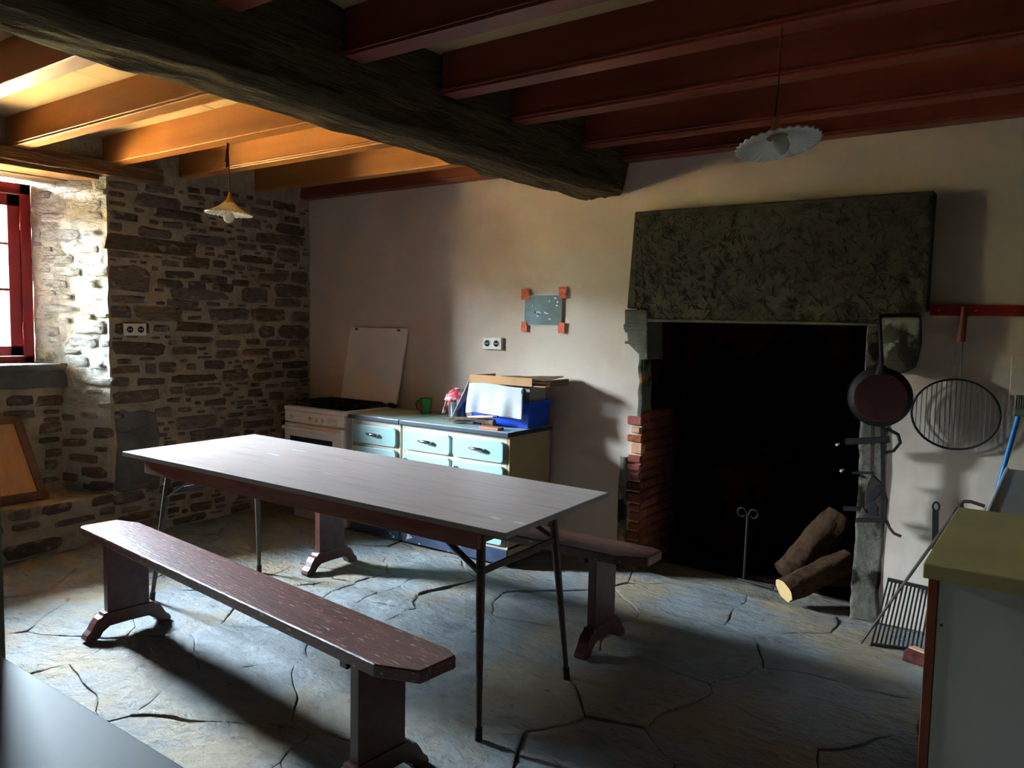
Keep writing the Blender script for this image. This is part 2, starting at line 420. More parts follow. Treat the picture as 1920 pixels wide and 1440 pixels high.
for (x, y, d) in seeds:
    poly = [(max(x - 1, XL - .1), max(y - 1, .0)), (min(x + 1, XR), max(y - 1, 0)), (min(x + 1, XR), min(y + 1, 4.05)), (max(x - 1, XL - .1), min(y + 1, 4.05))]
    for (a, b, dd) in sorted(seeds, key=lambda s: (s[0] - x) ** 2 + (s[1] - y) ** 2)[1:26]:
        poly = clip(poly, (x, y), (a, b))
        if len(poly) < 3: break
    if len(poly) < 3: continue
    cx = sum(p[0] for p in poly) / len(poly); cy = sum(p[1] for p in poly) / len(poly)
    pts = []
    for i in range(len(poly)):
        p, q = poly[i], poly[(i + 1) % len(poly)]
        L_ = math.hypot(q[0] - p[0], q[1] - p[1]); k = max(1, int(L_ / .032))
        for t in range(k):
            u = t / k
            X, Y = p[0] + u * (q[0] - p[0]), p[1] + u * (q[1] - p[1])
            pts.append((X + .035 * nz3(X, Y, 1, 6), Y + .035 * nz3(X, Y, 5, 6)))
    n = len(pts); vs = []; gap = .0022
    tx, ty = rng.uniform(-.005, .005), rng.uniform(-.005, .005); hz = rng.uniform(-.004, .002)
    frac = [0, 0, .03, .07, .12, .18, .24, .30, .37, .44, .51, .58, .66, .74, .82, .91]
    for ring, fr_ in enumerate(frac):
        for (px, py) in pts:
            dx, dy = cx - px, cy - py; dd = math.hypot(dx, dy) or 1
            k = min((gap + .006 * max(0, nz3(px, py, 3, 5)) + (.001 if ring else 0)) / dd, .5)
            k = k + (1 - k) * fr_
            X, Y = px + dx * k, py + dy * k
            if ring == 0: vs.append((X, Y, -.035)); continue
            vs.append((X, Y, relief(X, Y, cx) + hz + tx * (X - cx) / .3 + ty * (Y - cy) / .3 - (.002 if ring == 1 else 0)))
    vs.append((cx, cy, relief(cx, cy, cx) + hz))
    fs = []; nr = len(frac)
    for r in range(nr - 1):
        for i in range(n):
            a, b = r * n + i, r * n + (i + 1) % n
            fs.append((a, b, b + n, a + n))
    for i in range(n):
        fs.append(((nr - 1) * n + i, (nr - 1) * n + (i + 1) % n, nr * n))
    o = B().add(vs, fs).obj('flagstone', m_flag, floor, smooth=True)
    nflag += 1

# ---- left wall of stone, with a deep window niche
YJ, YJO = 2.48, 2.27                    # far jamb: room edge, window edge
YK, YKO = 1.40, 1.60                    # near jamb
XO, ZL, ZS, ZT = -5.40, .30, 1.08, 2.28 # outer face, ledge, sill, niche top
w = B()
w.prism([(XL - .02, YJ + .01, -.1), (XL - .02, 4.9, -.1), (-5.62, 4.9, -.1), (-5.62, YJO, -.1), (XO, YJO + .015, -.1)], (0, 0, 2.75))
w.prism([(XL - .02, YK - .01, -.1), (XO, YKO - .015, -.1), (-5.62, YKO, -.1), (-5.62, YN - .3, -.1), (XL - .02, YN - .3, -.1)], (0, 0, 2.75))
w.box(-5.62, XL - .015, YK - .1, YJ + .1, -.1, ZL - .012)
w.box(-5.62, -5.215, YK, YJ, ZL - .02, ZS)
w.box(-5.62, XL - .015, YK - .1, YJ + .1, ZT + .05, 2.65)
wall_left = struct(w.obj('wall_left', m_mortar))
def face(fn, nu, nv, nrm, amp, name, m):
    nrm = Vector(nrm)
    def g(u, v):
        p = Vector(fn(u, v))
        return p + nrm * (amp * (nz3(p.x, p.y, p.z, 9) + .6 * nz3(p.x, p.y, p.z, 23)))
    return B().grid(g, nu, nv).obj(name, m, wall_left, smooth='all')
face(lambda u, v: (XL, YJ + u * (YB + .02 - YJ), v * 2.56), 60, 90, (1, 0, 0), .006, 'mortar_face', m_mortar)
face(lambda u, v: (XL + .01, YK - .02 + u * (YJ + .02 - YK), v * ZL), 50, 14, (1, 0, 0), .012, 'mortar_face', m_mortar)
face(lambda u, v: (XL + .01 - v * .36, YK + u * (YJ - YK), ZL + .012 * 0), 50, 12, (0, 0, 1), .010, 'ledge_mortar', m_mortar)
face(lambda u, v: (-5.205, YK + .1 + u * (YJ - YK - .2), ZL + v * (ZS - ZL)), 50, 30, (1, 0, 0), .008, 'mortar_face', m_mortar)
jn = Vector((YJ - YJO, -(XL - XO), 0)).normalized()     # normal of the far jamb, towards the room
face(lambda u, v: (XL + u * (XO - XL), YJ + u * (YJO - YJ), ZL + v * (ZT + .06 - ZL)), 46, 150, jn, .012, 'jamb_mortar', m_jamb)
face(lambda u, v: (XL, YN + u * (YK - YN), v * 2.56), 40, 40, (1, 0, 0), .006, 'mortar_face', m_mortar)

def stone(org, eu, ev, en, wd, ht, dep, rg, m, name='stone', parent=None, into=None):
    n = max(8, min(14, int(6 + wd / .035))); outl = []
    ex = rg.uniform(3.5, 9)
    for k in range(n):
        t = 2 * math.pi * (k + rg.uniform(-.25, .25)) / n
        c, s = math.cos(t), math.sin(t)
        x = abs(c) ** (2 / ex) * (1 if c > 0 else -1) * wd / 2 * rg.uniform(.86, 1.04)
        y = abs(s) ** (2 / ex) * (1 if s > 0 else -1) * ht / 2 * rg.uniform(.72, 1.10)
        outl.append((x, y))
    vs = []; sk = rg.uniform(-.12, .12)
    for sc, d in ((1.0, -.014), (1.0, dep * .45), (.80, dep)):
        for (x, y) in outl:
            j = rg.uniform(-.15, .15) * dep if d > 0 else 0
            vs.append(org + eu * (x * sc) + ev * (y * sc + sk * x * .3) + en * (d + j))
    vs.append(org + en * (dep * rg.uniform(.9, 1.2)))
    fs = []
    for r in range(2):
        for k in range(n):
            a, b = r * n + k, r * n + (k + 1) % n
            fs.append((a, b, b + n, a + n))
    for k in range(n): fs.append((2 * n + k, 2 * n + (k + 1) % n, 3 * n))
    if into is not None:
        into.add(vs, fs); return
    return B().add(vs, fs).obj(name, m, parent, smooth=True)

# stones read off the photograph (x0, y0, x1, y1 in photo pixels) on the wall face
Z2 = [(600,10,1150,110),(610,95,790,130),(605,165,845,325),(615,340,820,385),(620,400,740,475),(750,400,1035,485),(910,145,1015,185),(1030,130,1180,190),
(1195,145,1275,190),(1305,170,1385,200),(1390,180,1490,210),(1540,195,1630,235),(1635,205,1730,275),(920,200,1100,250),(1125,225,1285,278),(880,250,1030,300),
(1060,260,1160,310),(1185,275,1320,325),(1300,250,1400,290),(1450,220,1620,265),(940,305,1295,370),(1355,300,1510,385),(1545,280,1730,355),(1540,360,1700,410),
(940,365,1120,405),(1000,405,1140,430),(1160,380,1240,402),(1170,415,1405,482),(1415,415,1610,490),(1640,430,1735,495),(860,505,955,550),(980,490,1205,550),
(1225,500,1440,565),(1455,515,1550,580),(1565,505,1745,590),(1020,570,1205,612),(625,600,930,680),(965,630,1110,680),(1210,590,1355,640),(1380,585,1460,620),
(1490,590,1610,630),(1620,595,1735,635),(1210,650,1340,695),(1360,640,1520,685),(1530,650,1665,700),(620,735,795,785),(810,720,880,790),(895,710,1000,780),
(1145,705,1265,760),(1440,720,1540,755),(620,800,725,855),(770,805,935,850),(965,785,1225,830),(1250,755,1400,820),(1415,770,1530,825),(1540,765,1600,810),
(1610,760,1735,810),(630,870,910,950),(950,850,1030,900),(1040,860,1240,905),(1390,865,1480,920),(1510,880,1600,930),(870,970,970,1030),(990,1010,1220,1090),
(1380,980,1540,1015),(1370,1040,1540,1085),(640,990,700,1050),(1000,970,1080,1000),(1260,1040,1360,1085),(650,1075,850,1115),(1060,1090,1270,1150),
(1040,0,1280,60),(1440,0,1720,60),(1560,75,1690,155),(1350,120,1530,165)]
Z1 = [(605,1020,780,1070),(760,1100,1020,1175),(620,1195,780,1240),(870,1185,1140,1240),(610,1250,690,1300),(770,1280,970,1345),(1150,1060,1240,1100),
(1400,1170,1560,1220),(1535,1140,1665,1190),(1595,1215,1690,1260),(1550,1262,1720,1320),(1175,1280,1260,1305),(1360,1230,1470,1290),(810,1040,990,1090)]
ZU = [(30,905,195,965),(205,900,360,965),(245,985,340,1010),(245,1025,335,1055),(215,1060,350,1120),(255,1205,350,1250),(215,1140,340,1170),(250,1265,330,1320),(20,990,200,1035)]
ZJ = [(385,1000,540,1055),(375,1085,520,1120),(415,1125,510,1155),(370,1170,520,1210),(380,1215,530,1270),(440,1285,525,1310),(410,1320,525,1360),(250,180,340,230),
(270,600,440,640),(430,420,540,460)]
boxes = []
EU, EV, EN = Vector((0, 1, 0)), Vector((0, 0, 1)), Vector((1, 0, 0))
def px_stone(q, oy, X, tag_):
    x0, y0, x1, y1 = q[0] / 3, q[1] / 3 + oy, q[2] / 3, q[3] / 3 + oy
    c = at((x0 + x1) / 2, (y0 + y1) / 2, X=X)
    wd = at(x1, (y0 + y1) / 2, X=X).y - at(x0, (y0 + y1) / 2, X=X).y
    ht = at((x0 + x1) / 2, y0, X=X).z - at((x0 + x1) / 2, y1, X=X).z
    return c, wd, ht
stones = []
for q in Z2: stones.append(px_stone(q, 440, XL, 0))
for q in Z1: stones.append(px_stone(q, 0, XL, 0))
srng = random.Random(5)
def free(c, wd, ht, pad=.007):
    for (c2, w2, h2) in stones:
        if abs(c.y - c2.y) < (wd + w2) / 2 + pad and abs(c.z - c2.z) < (ht + h2) / 2 + pad * .7: return False
    return True
stones.append((Vector((XL, 2.63, .60)), .30, .50))      # the tall dark slab standing at the niche corner
for big, n in (((.16, .30, .045, .075), 900), ((.08, .18, .03, .05), 2500), ((.04, .12, .014, .034), 9000)):
    for _ in range(n):
        wd, ht = srng.uniform(big[0], big[1]), srng.uniform(big[2], big[3])
        c = Vector((XL, srng.uniform(YJ + wd / 2, YB - wd / 2), srng.uniform(.03, 2.14 if big[0] > .1 else 2.3)))
        if c.z > 2.05 and srng.random() < .6: continue
        if c.y < 3.1 and .9 > c.z and c.y < 2.8 and .33 < c.z < .87: continue
        if free(c, wd, ht): stones.append((c, wd, ht))
stones.sort(key=lambda q: -q[1] * q[2])
chips = B()
for i, (c, wd, ht) in enumerate(stones):
    if ht > .4: continue
    stone(c, EU, EV, EN, wd, ht, srng.uniform(.005, .014), srng, m_stone, 'stone', wall_left, chips if i > 225 else None)
chips.obj('stone_chips', m_stone, wall_left, smooth=True)['kind'] = 'stuff'
# tall slab beside the niche and its little cap stone
sl = B().prism([(XL - .03, y, z) for y, z in ((2.50, .31), (2.56, .29), (2.68, .30), (2.79, .28), (2.805, .38), (2.79, .52), (2.80, .66), (2.775, .79), (2.70, .82), (2.60, .815), (2.545, .84), (2.505, .80), (2.512, .60), (2.498, .45))], (.038, 0, 0))
sl.obj('corner_slab', m_slab, wall_left, bevel=.012, label='tall dark grey slab set upright at the niche corner')
# below the window, the ledge front, and the jamb
under = [px_stone(q, 440, -5.2, 0) for q in ZU]
for (c, wd, ht) in under: stone(c, EU, EV, EN, wd, ht, .010, srng, m_stone, 'stone', wall_left)
lst = []
for _ in range(900):
    wd, ht = srng.uniform(.10, .30), srng.uniform(.03, .07)
    c = Vector((-5.2, srng.uniform(1.55, 2.35), srng.uniform(.33, 1.02)))
    if c.y > 1.85 and c.z > .55: continue
    if all(abs(c.y - a.y) > (wd + b) / 2 + .012 or abs(c.z - a.z) > (ht + h) / 2 + .012 for a, b, h in under + lst): lst.append((c, wd, ht))
for (c, wd, ht) in lst[:30]: stone(c, EU, EV, EN, wd, ht, .010, srng, m_stone, 'stone', wall_left)
lst = []
for _ in range(900):
    wd, ht = srng.uniform(.10, .34), srng.uniform(.04, .10)
    c = Vector((XL + .01, srng.uniform(1.7, 2.45), srng.uniform(.05, .27)))
    if all(abs(c.y - a.y) > (wd + b) / 2 + .012 or abs(c.z - a.z) > (ht + h) / 2 + .012 for a, b, h in lst): lst.append((c, wd, ht))
for (c, wd, ht) in lst: stone(c, EU, EV, EN, wd, ht, .012, srng, m_stone, 'stone', wall_left)
ju = Vector((XO - XL, YJO - YJ, 0)).normalized(); JL = Vector((XO - XL, YJO - YJ, 0)).length
lst = []
for big, n in (((.14, .30, .05, .09), 900), ((.07, .16, .03, .05), 1500)):
    for _ in range(n):
        wd, ht = srng.uniform(big[0], big[1]), srng.uniform(big[2], big[3])
        s_, z_ = srng.uniform(.0 + wd * .42, JL - wd / 2), srng.uniform(ZL + .04, ZT - .04)
        if z_ < ZS + .05 and s_ > .33: continue
        if all(abs(s_ - a) > (wd + b) / 2 + .010 or abs(z_ - z2) > (ht + h) / 2 + .010 for a, z2, b, h in lst): lst.append((s_, z_, wd, ht))
for (s_, z_, wd, ht) in lst:
    low = z_ < .78
    stone(Vector((XL, YJ, 0)) + ju * s_ + Vector((0, 0, z_)), ju, EV, jn, wd, ht, srng.uniform(.006, .013), srng, m_stone if low else m_stone_w, 'jamb_stone', wall_left)
# timber lintel over the niche
lp = B()
def lint(u, v):
    y = 1.20 + u * 1.63
    zt = 2.375 - .035 * (1 - u) ** 2 * 2; zb = 2.285 + .008 * nz3(y, 1, 1, 5)
    a = v * 4
    if a <= 1: p = (XL + .045, y, zb + (zt - zb) * a)
    elif a <= 2: p = (XL + .045 - .6 * (a - 1), y, zt)
    elif a <= 3: p = (XL - .555, y, zt - (zt - zb) * (a - 2))
    else: p = (XL - .555 + .6 * (a - 3), y, zb)
    k = .006 * nz3(p[0] * 4, y, p[2] * 4, 4)
    return (p[0] + (k if a <= 1 else 0), p[1], p[2] + k)
lp.grid(lint, 40, 32)
lp.obj('timber_lintel', m_lintel, wall_left, smooth=True, label='rough old timber lintel over the window niche')
for k in range(4):
    x = -5.36 + k * .125
    B().box(x, x + .115, 1.42, 2.44, 2.262 - .004 * (k % 2), 2.284).obj('soffit_board', m_lintel, wall_left, bevel=.004)

# ---- window
wf = B()
XW = -5.42
wf.box(XW - .05, XW + .02, YJO - .065, YJO, ZS + .03, 2.245)
wf.box(XW - .05, XW + .02, YKO, YKO + .065, ZS + .03, 2.245)
wf.box(XW - .05, XW + .02, YKO, YJO, 2.175, 2.245)
wf.box(XW - .05, XW + .02, YKO, YJO, ZS + .03, ZS + .08)
window_1 = struct(wf.obj('window_1', m_red, bevel=.004))
for (a, b) in ((YKO + .065, YJO - .065),):
    c = B()
    for (p, q) in ((a, a + .07), (b - .07, b)): c.box(XW - .035, XW + .012, p, q, ZS + .082, 2.173)
    c.box(XW - .035, XW + .012, a, b, 2.10, 2.173); c.box(XW - .035, XW + .012, a, b, ZS + .082, 1.225)
    cs = c.obj('casement', m_red, window_1, bevel=.003)
    for (z0, z1) in ((1.857, 1.872), (1.570, 1.588)):
        B().box(XW - .028, XW + .006, a + .069, b - .069, z0, z1).obj('glazing_bar', m_red, cs)
    for (z0, z1) in ((1.225, 1.570), (1.588, 1.857), (1.872, 2.10)):
        B().box(XW - .014, XW - .010, a + .068, b - .068, z0, z1).obj('pane', m_pane, cs)
for z in (1.32, 2.0):
    B().tube([(XW + .03, YJO - .065, z - .05), (XW + .03, YJO - .065, z + .05)], .010, 8).obj('hinge', m_red, window_1)
B().prism([(-5.16, 1.49, 1.075), (-5.16, 2.40, 1.075), (-5.52, 2.27, 1.075), (-5.52, 1.60, 1.075)], (0, 0, .045)).obj('window_sill', m_slab, window_1, bevel=.01)
B().box(-5.21, -5.175, 1.49, 2.405, .97, 1.078).obj('sill_fascia', m_slab, window_1, bevel=.01)

# ---- back wall with the fireplace opening
FX0, FX1, FZ = -1.965, -.785, 1.50
wb = B()
wb.box(-5.62, FX0 - .02, YB + .02, 5.0, -.1, 2.65)
wb.box(FX1 + .02, XR + .4, YB + .02, 5.0, -.1, 2.65)
wb.box(FX0 - .05, FX1 + .05, YB + .02, YB + .12, FZ, 2.65)
wb.box(FX0 - .05, FX1 + .05, 4.86, 5.0, -.1, 2.65)
wall_back = struct(wb.obj('wall_back', m_plaster))
def bface(x0, x1, z0, z1, name='plaster_face'):
    nu, nv = max(4, int((x1 - x0) / .04)), max(4, int((z1 - z0) / .04))
    def g(u, v):
        x, z = x0 + u * (x1 - x0), z0 + v * (z1 - z0)
        return (x, YB - .008 * nz3(x, 0, z, 2.1) - .004 * nz3(x, 5, z, 7) + .002, z)
    return B().grid(g, nu, nv).obj(name, m_plaster, wall_back, smooth='all')
bface(-4.95, FX0, 0, 2.56); bface(FX1, XR + .02, 0, 2.56); bface(FX0 - .01, FX1 + .01, FZ, 2.56)
wall_right = struct(B().box(XR, XR + .4, YN - .3, 4.3, -.1, 2.65).obj('wall_right', m_bare))
wall_front = struct(B().box(-5.62, XR + .4, YN - .4, YN, -.1, 2.65).obj('wall_front', m_bare))

# ---- ceiling: boards over joists, one great beam across
ceiling = struct(B().box(-5.62, XR + .4, YN - .4, 5.0, ZC + .03, ZC + .13).obj('ceiling', m_ceil))
JY = [-1.25, -.72, -.18, .36, .90, 1.45, 1.985, 2.515, 3.01, 3.60, 4.015]
ZJB = 2.355
JW = .09
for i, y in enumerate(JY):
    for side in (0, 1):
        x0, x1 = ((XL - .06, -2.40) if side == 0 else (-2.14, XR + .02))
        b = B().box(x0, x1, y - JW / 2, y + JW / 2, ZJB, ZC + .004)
        m_ = m_joist_lit if side == 0 and 5 < i < 10 else m_joist_unlit  # light painted by tone: middle left-bay joists lit, all others unlit
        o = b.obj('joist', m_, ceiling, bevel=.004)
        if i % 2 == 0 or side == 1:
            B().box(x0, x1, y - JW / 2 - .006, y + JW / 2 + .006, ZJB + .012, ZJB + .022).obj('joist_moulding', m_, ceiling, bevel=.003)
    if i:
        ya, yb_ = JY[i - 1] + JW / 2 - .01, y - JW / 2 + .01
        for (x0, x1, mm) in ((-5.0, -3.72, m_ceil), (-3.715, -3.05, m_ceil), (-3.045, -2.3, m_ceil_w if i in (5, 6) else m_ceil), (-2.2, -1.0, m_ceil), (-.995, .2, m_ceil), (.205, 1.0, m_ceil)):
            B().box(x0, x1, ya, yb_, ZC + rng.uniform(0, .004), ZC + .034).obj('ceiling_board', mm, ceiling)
def beam(u, v):
    y = YN + u * (YB + .06 - YN)
    bow = .0 if y > 3.4 else 0
    xl = -2.405 + .03 * nz3(0, y, 0, 1.1) + .012 * nz3(0, y, 3, 5) + (.12 * max(0, (1.25 - y)) if y < 1.25 else 0) * .8
    xr = -2.13 + .025 * nz3(7, y, 0, 1.2) + .010 * nz3(7, y, 3, 5) - (.07 * math.exp(-((y - 2.5) / .7) ** 2))
    zb = 2.165 + .012 * nz3(2, y, 0, 1.4) + .006 * nz3(2, y, 5, 6)
    zt = ZC + .02; a = v * 8
    pts = [(xl - .02, zt), (xl - .015, zb + .16), (xl, zb + .03), (xl + .03, zb), (xr - .03, zb + .004), (xr, zb + .035), (xr + .03, zb + .19), (xr + .03, zt), (xl - .02, zt)]
    i = min(7, int(a)); t = a - i
    x = pts[i][0] + t * (pts[i + 1][0] - pts[i][0]); z = pts[i][1] + t * (pts[i + 1][1] - pts[i][1])
    k = .010 * nz3(x * 3, y, z * 3, 6) + .007 * nz3(x * 14, y * 1.2, z * 14, 4)
    return (x + k, y, z + k if z < zt - .02 else z)
B().grid(beam, 320, 104).obj('main_beam', m_beam, ceiling, smooth='all', label='massive rough-hewn dark oak beam across the room')

# ------------------------------------------------------------------ fireplace
fp = thing('fireplace', 'large open fireplace with carved stone lintel and sooty brick hearth', 'fireplace', (-1.38, YB, 0))
ln = B()
ln.box(FX0 - .03, FX0 - .012, YB + .01, 4.85, 0, 2.3); ln.box(FX1 + .012, FX1 + .03, YB + .10, 4.85, 0, 2.3)
ln.box(FX0 - .03, FX1 + .03, 4.82, 4.86, 0, 2.3); ln.box(FX0 - .03, FX1 + .03, YB + .05, 4.86, 2.3, 2.34)
ln.box(FX0 - .03, FX1 + .03, YB + .125, YB + .14, FZ - .02, 2.3)
ln.obj('sooty_lining', m_soot, fp)
B().box(FX0, FX1, YB + .28, 4.83, -.05, .012).obj('hearth_slab', m_soot, fp, bevel=.006)
YF = 3.975
P = lambda x, y: at(x, y, Y=YF)
sp = [P(1190, 397), P(1752, 357), P(1737, 584), P(1650, 590), P(1646, 611), P(1214, 603), P(1213, 578), P(1175, 578)]
B().prism(sp, (0, YB + .06 - YF, 0)).obj('carved_lintel', m_mantel, fp, bevel=.008, label='dark carved granite slab with rosettes')
# shallow carving: rosettes, lozenge lines and border rules standing a little proud
cv = B()
def lens(x, z, L_, wd, ang):
    n = 6; ps = []
    for k in range(n + 1):
        t = k / n * 2 - 1; ps.append((t * L_ / 2, wd / 2 * (1 - t * t)))
    for k in range(n - 1, 0, -1):
        t = k / n * 2 - 1; ps.append((t * L_ / 2, -wd / 2 * (1 - t * t)))
    c, s = math.cos(ang), math.sin(ang)
    pts = [(x + a * c - b * s, YF - .0005, z + a * s + b * c) for a, b in ps]
    m = len(pts); o = [Vector(p) for p in pts]; ce = Vector((x, YF - .008, z))
    cv.add(o + [ce], [(i, (i + 1) % m, m) for i in range(m)])
SX0, SX1, SZ0, SZ1 = P(1190, 480).x + .02, P(1745, 480).x - .02, P(1500, 606).z + .03, P(1500, 376).z - .03
crn = random.Random(3)
nx, nzr = 11, 4
for i in range(nx):
    for j in range(nzr):
        x = SX0 + (i + .5) * (SX1 - SX0) / nx; z = SZ0 + (j + .5) * (SZ1 - SZ0) / nzr
        if i in (0, 1, nx - 2, nx - 1) or j == 0:
            if (i + j) % 2 == 0:
                for k in range(6): lens(x + .027 * math.cos(k * math.pi / 3), z + .027 * math.sin(k * math.pi / 3), .05, .009, k * math.pi / 3)
            for k in range(3): lens(x + crn.uniform(-.05, .05), z + crn.uniform(-.05, .05), .07, .005, crn.uniform(0, 3))
for k in range(900):
    lens(crn.uniform(SX0, SX1), crn.uniform(SZ0, SZ1), crn.uniform(.015, .055), crn.uniform(.004, .008), crn.uniform(0, 3.14))
for i in range(34):
    x = SX0 + (i + .5) * (SX1 - SX0) / 34
    lens(x, SZ0 - .012, .03, .008, .6 if i % 2 else -.6)
for i in range(14):
    z = SZ0 + (i + .5) * (SZ1 - SZ0) / 14
    lens(SX0 - .006, z, .035, .010, 1.57 + (.4 if i % 2 else -.4)); lens(SX1 + .004, z, .035, .010, 1.57 + (.4 if i % 2 else -.4))
for i in range(18):
    lens(SX0 + (i + .5) * (SX1 - SX0) / 18, SZ1 + .006, .07, .006, 0)
cv.obj('carved_relief', m_mantel, fp)['kind'] = 'stuff'
lip = B().prism([P(1214, 598), P(1646, 606), P(1646, 611), P(1214, 603)], (0, -.012, 0)).obj('lintel_lip', m_corbel, fp, bevel=.003)
YC = 3.955
Q = lambda x, y: at(x, y, Y=YC)
cb = [Q(1171, 580), Q(1213, 581), Q(1214, 674), Q(1201, 675), Q(1197, 664), Q(1177, 644), Q(1175, 622), Q(1169, 619), Q(1168, 609), Q(1171, 606)]
c1 = B().prism(cb, (0, YB + .1 - YC, 0)).obj('corbel', m_corbel, fp, bevel=.006, label='stepped grey granite corbel')
for y in (608, 621, 642):
    a, b = Q(1173, y), Q(1212, y)
    B().box(a.x - .004, b.x + .004, YC - .006, YC + .02, a.z - .008, a.z + .008).obj('corbel_moulding', m_corbel, c1, bevel=.004)
cb = [Q(1652, 594), Q(1722, 594), Q(1722, 645), Q(1712, 690), Q(1690, 701), Q(1656, 696)]
B().prism(cb, (0, YB + .1 - YC, 0)).obj('corbel', m_scorb, fp, bevel=.012, label='stained grey stone corbel')
# right jamb pillar
Yj = 4.047
J = lambda x, y: at(x, y, Y=Yj)
xa, xb = -.785, J(1655, 900).x
def pil(u, v):
    z = v * 1.47; a = u * 3
    pts = [(xa, YB + .2), (xa, Yj), (xb + .012, Yj + .012), (xb + .03, YB + .03)]
    i = min(2, int(a)); t = a - i
    x = pts[i][0] + t * (pts[i + 1][0] - pts[i][0]); y = pts[i][1] + t * (pts[i + 1][1] - pts[i][1])
    k = .014 * nz3(x, y, z, 7) + .008 * nz3(x, y, z, 19)
    return (x + k, y + k * .5 - .006, z)
B().grid(pil, 24, 60).obj('stone_jamb', m_jambst, fp, smooth='all', label='flaking plastered stone jamb with black stains')
# left jamb: plaster nib above, brick ends below, brick side wall inside
bw, bh = .205, .058
brick_me = {}
def brick(x0, x1, y0, y1, z0, z1, m, par=fp):
    return B().box(x0, x1, y0, y1, z0, z1).obj('brick', m, par, bevel=.006, seg=1)
B().box(FX0 - .03, FX0 + .004, YB + .004, 4.82, 0, .91).obj('brick_bedding', m_bmort, fp)
z = .015; row = 0
while z < .90:
    y = YB + .004 - (row % 2) * bw / 2
    while y < 4.80:
        y0, y1 = max(y, YB - .002 + rng.uniform(0, .008)), min(y + bw - .012, 4.815)
        if y1 - y0 > .03:
            e = rng.uniform(-.004, .004)
            brick(FX0 - .02, FX0 + .012 + e, y0, y1, z, z + bh - .012, m_brick)
        y += bw
    z += bh; row += 1
z = .02; k = 0
while z < .86:
    h = rng.uniform(.045, .07)
    x1 = FX0 + rng.uniform(.0, .015)
    brick(FX0 - .075 + rng.uniform(-.01, .02), x1, YB - .022 + rng.uniform(-.004, .004), YB + .03, z, z + h - .012, m_brick_c if (z > .60 and k % 2 == 0) else m_brick)
    z += h; k += 1
nb = B()
def nibf(u, v):
    z = .86 + v * (1.33 - .86); a = u * 3
    pts = [(FX0 - .03, YB), (FX0 - .022, YB - .014), (FX0 - .002, YB - .012), (FX0 + .004, YB + .1)]
    i = min(2, int(a)); t = a - i
    x = pts[i][0] + t * (pts[i + 1][0] - pts[i][0]); y = pts[i][1] + t * (pts[i + 1][1] - pts[i][1])
    k = .008 * nz3(x, y, z, 14)
    return (x + k, y + k, z)
nb.grid(nibf, 12, 24).obj('plaster_nib', m_jambst, fp, smooth='all')
ns = B()
def nibs(u, v):
    z = v * .66; x = FX0 - .13 + u * .055
    return (x + .01 * nz3(x, 0, z, 8), YB - .012 - .018 * math.sin(u * math.pi) + .006 * nz3(x, 1, z, 16), z)
ns.grid(nibs, 6, 26).obj('broken_plaster_edge', m_jambst, fp, smooth='all')

# ------------------------------------------------------------------ dining table
T = thing('dining_table', 'long grey-topped dining table on splayed thin metal legs between the benches', 'table', (-2.58, 2.361, 0), R_(2.9))
Trot = WM[T.name]
TL, TW = 1.105, .388
tilt = math.tan(R_(-1.0))
def tz(x): return .755 + tilt * x
def tbox(b, x0, x1, y0, y1, dz0, dz1):
    v = [(x, y, tz(x) + d) for d in (dz0, dz1) for y in (y0, y1) for x in (x0, x1)]
    return b.add(v, [(0, 2, 3, 1), (4, 5, 7, 6), (0, 1, 5, 4), (2, 6, 7, 3), (0, 4, 6, 2), (1, 3, 7, 5)])
tbox(B(), -TL, TL, -TW, TW, -.020, 0).obj('tabletop', m_tabletop, T, local=True, bevel=.002)
eb = B()
tbox(eb, -TL - .001, TL + .001, -TW - .0015, -TW, -.020, -.001); tbox(eb, TL, TL + .0015, -TW, TW, -.020, -.001)
eb.obj('edge_band', m_tabedge, T, local=True)
A0, A1, AY = -1.0, .955, .342
for (x0, x1, y0, y1) in ((A0, A1, -AY, -AY + .03), (A0, A1, AY - .03, AY)):
    tbox(B(), x0, x1, y0, y1, -.098, -.020).obj('apron_rail', m_apron, T, local=True, bevel=.003)
for x in (A0 + .03, A1 - .03):
    tbox(B(), x - .03, x + .0, -AY + .03, AY - .03, -.098, -.020).obj('apron_rail', m_apron, T, local=True, bevel=.003)
tbox(B(), A0 + .1, A1 + .09, -AY - .02, AY + .03, -.036, -.020).obj('under_board', m_apron, T, local=True)
inv = Trot.inverted()
feet = [inv @ at(897, 1390, Z=0), inv @ at(1063, 1273, Z=0), inv @ at(285, 1126, Z=0), inv @ at(486, 1074, Z=0)]
tops = []
for fpt in feet:
    sx = 1 if fpt.x > 0 else -1; sy = 1 if fpt.y > 0 else -1
    tops.append(Vector((A1 - .045 if sx > 0 else A0 + .08, sy * (AY - .09), 0)))
for fpt, tp in zip(feet, tops):
    tp.z = tz(tp.x) - .03
    fpt.z = .012
    lg = B().tube([tp, tp.lerp(fpt, .35), fpt], [.0175, .0165, .0095], 10).obj('leg', m_iron, T, smooth=True, local=True)
    B().tube([fpt - Vector((0, 0, .014)), fpt + (tp - fpt).normalized() * .035], .0135, 10).obj('rubber_foot', m_rubber, lg, smooth=True, local=True)
    mid = tp.lerp(fpt, .24 if tp.x > 0 else .26)
    sx = 1 if tp.x > 0 else -1
    top = Vector((mid.x - sx * .22, tp.y, tz(mid.x - sx * .22) - .095))
    B().bar(mid, top, .022, .014).obj('brace', m_iron, T, local=True, bevel=.003)
for (i, j) in ((0, 1), (2, 3)):
    a, b = tops[i].lerp(feet[i], .235), tops[j].lerp(feet[j], .235)
    B().bar(a, b, .014, .024).obj('crossbar', m_iron, T, local=True, bevel=.003)
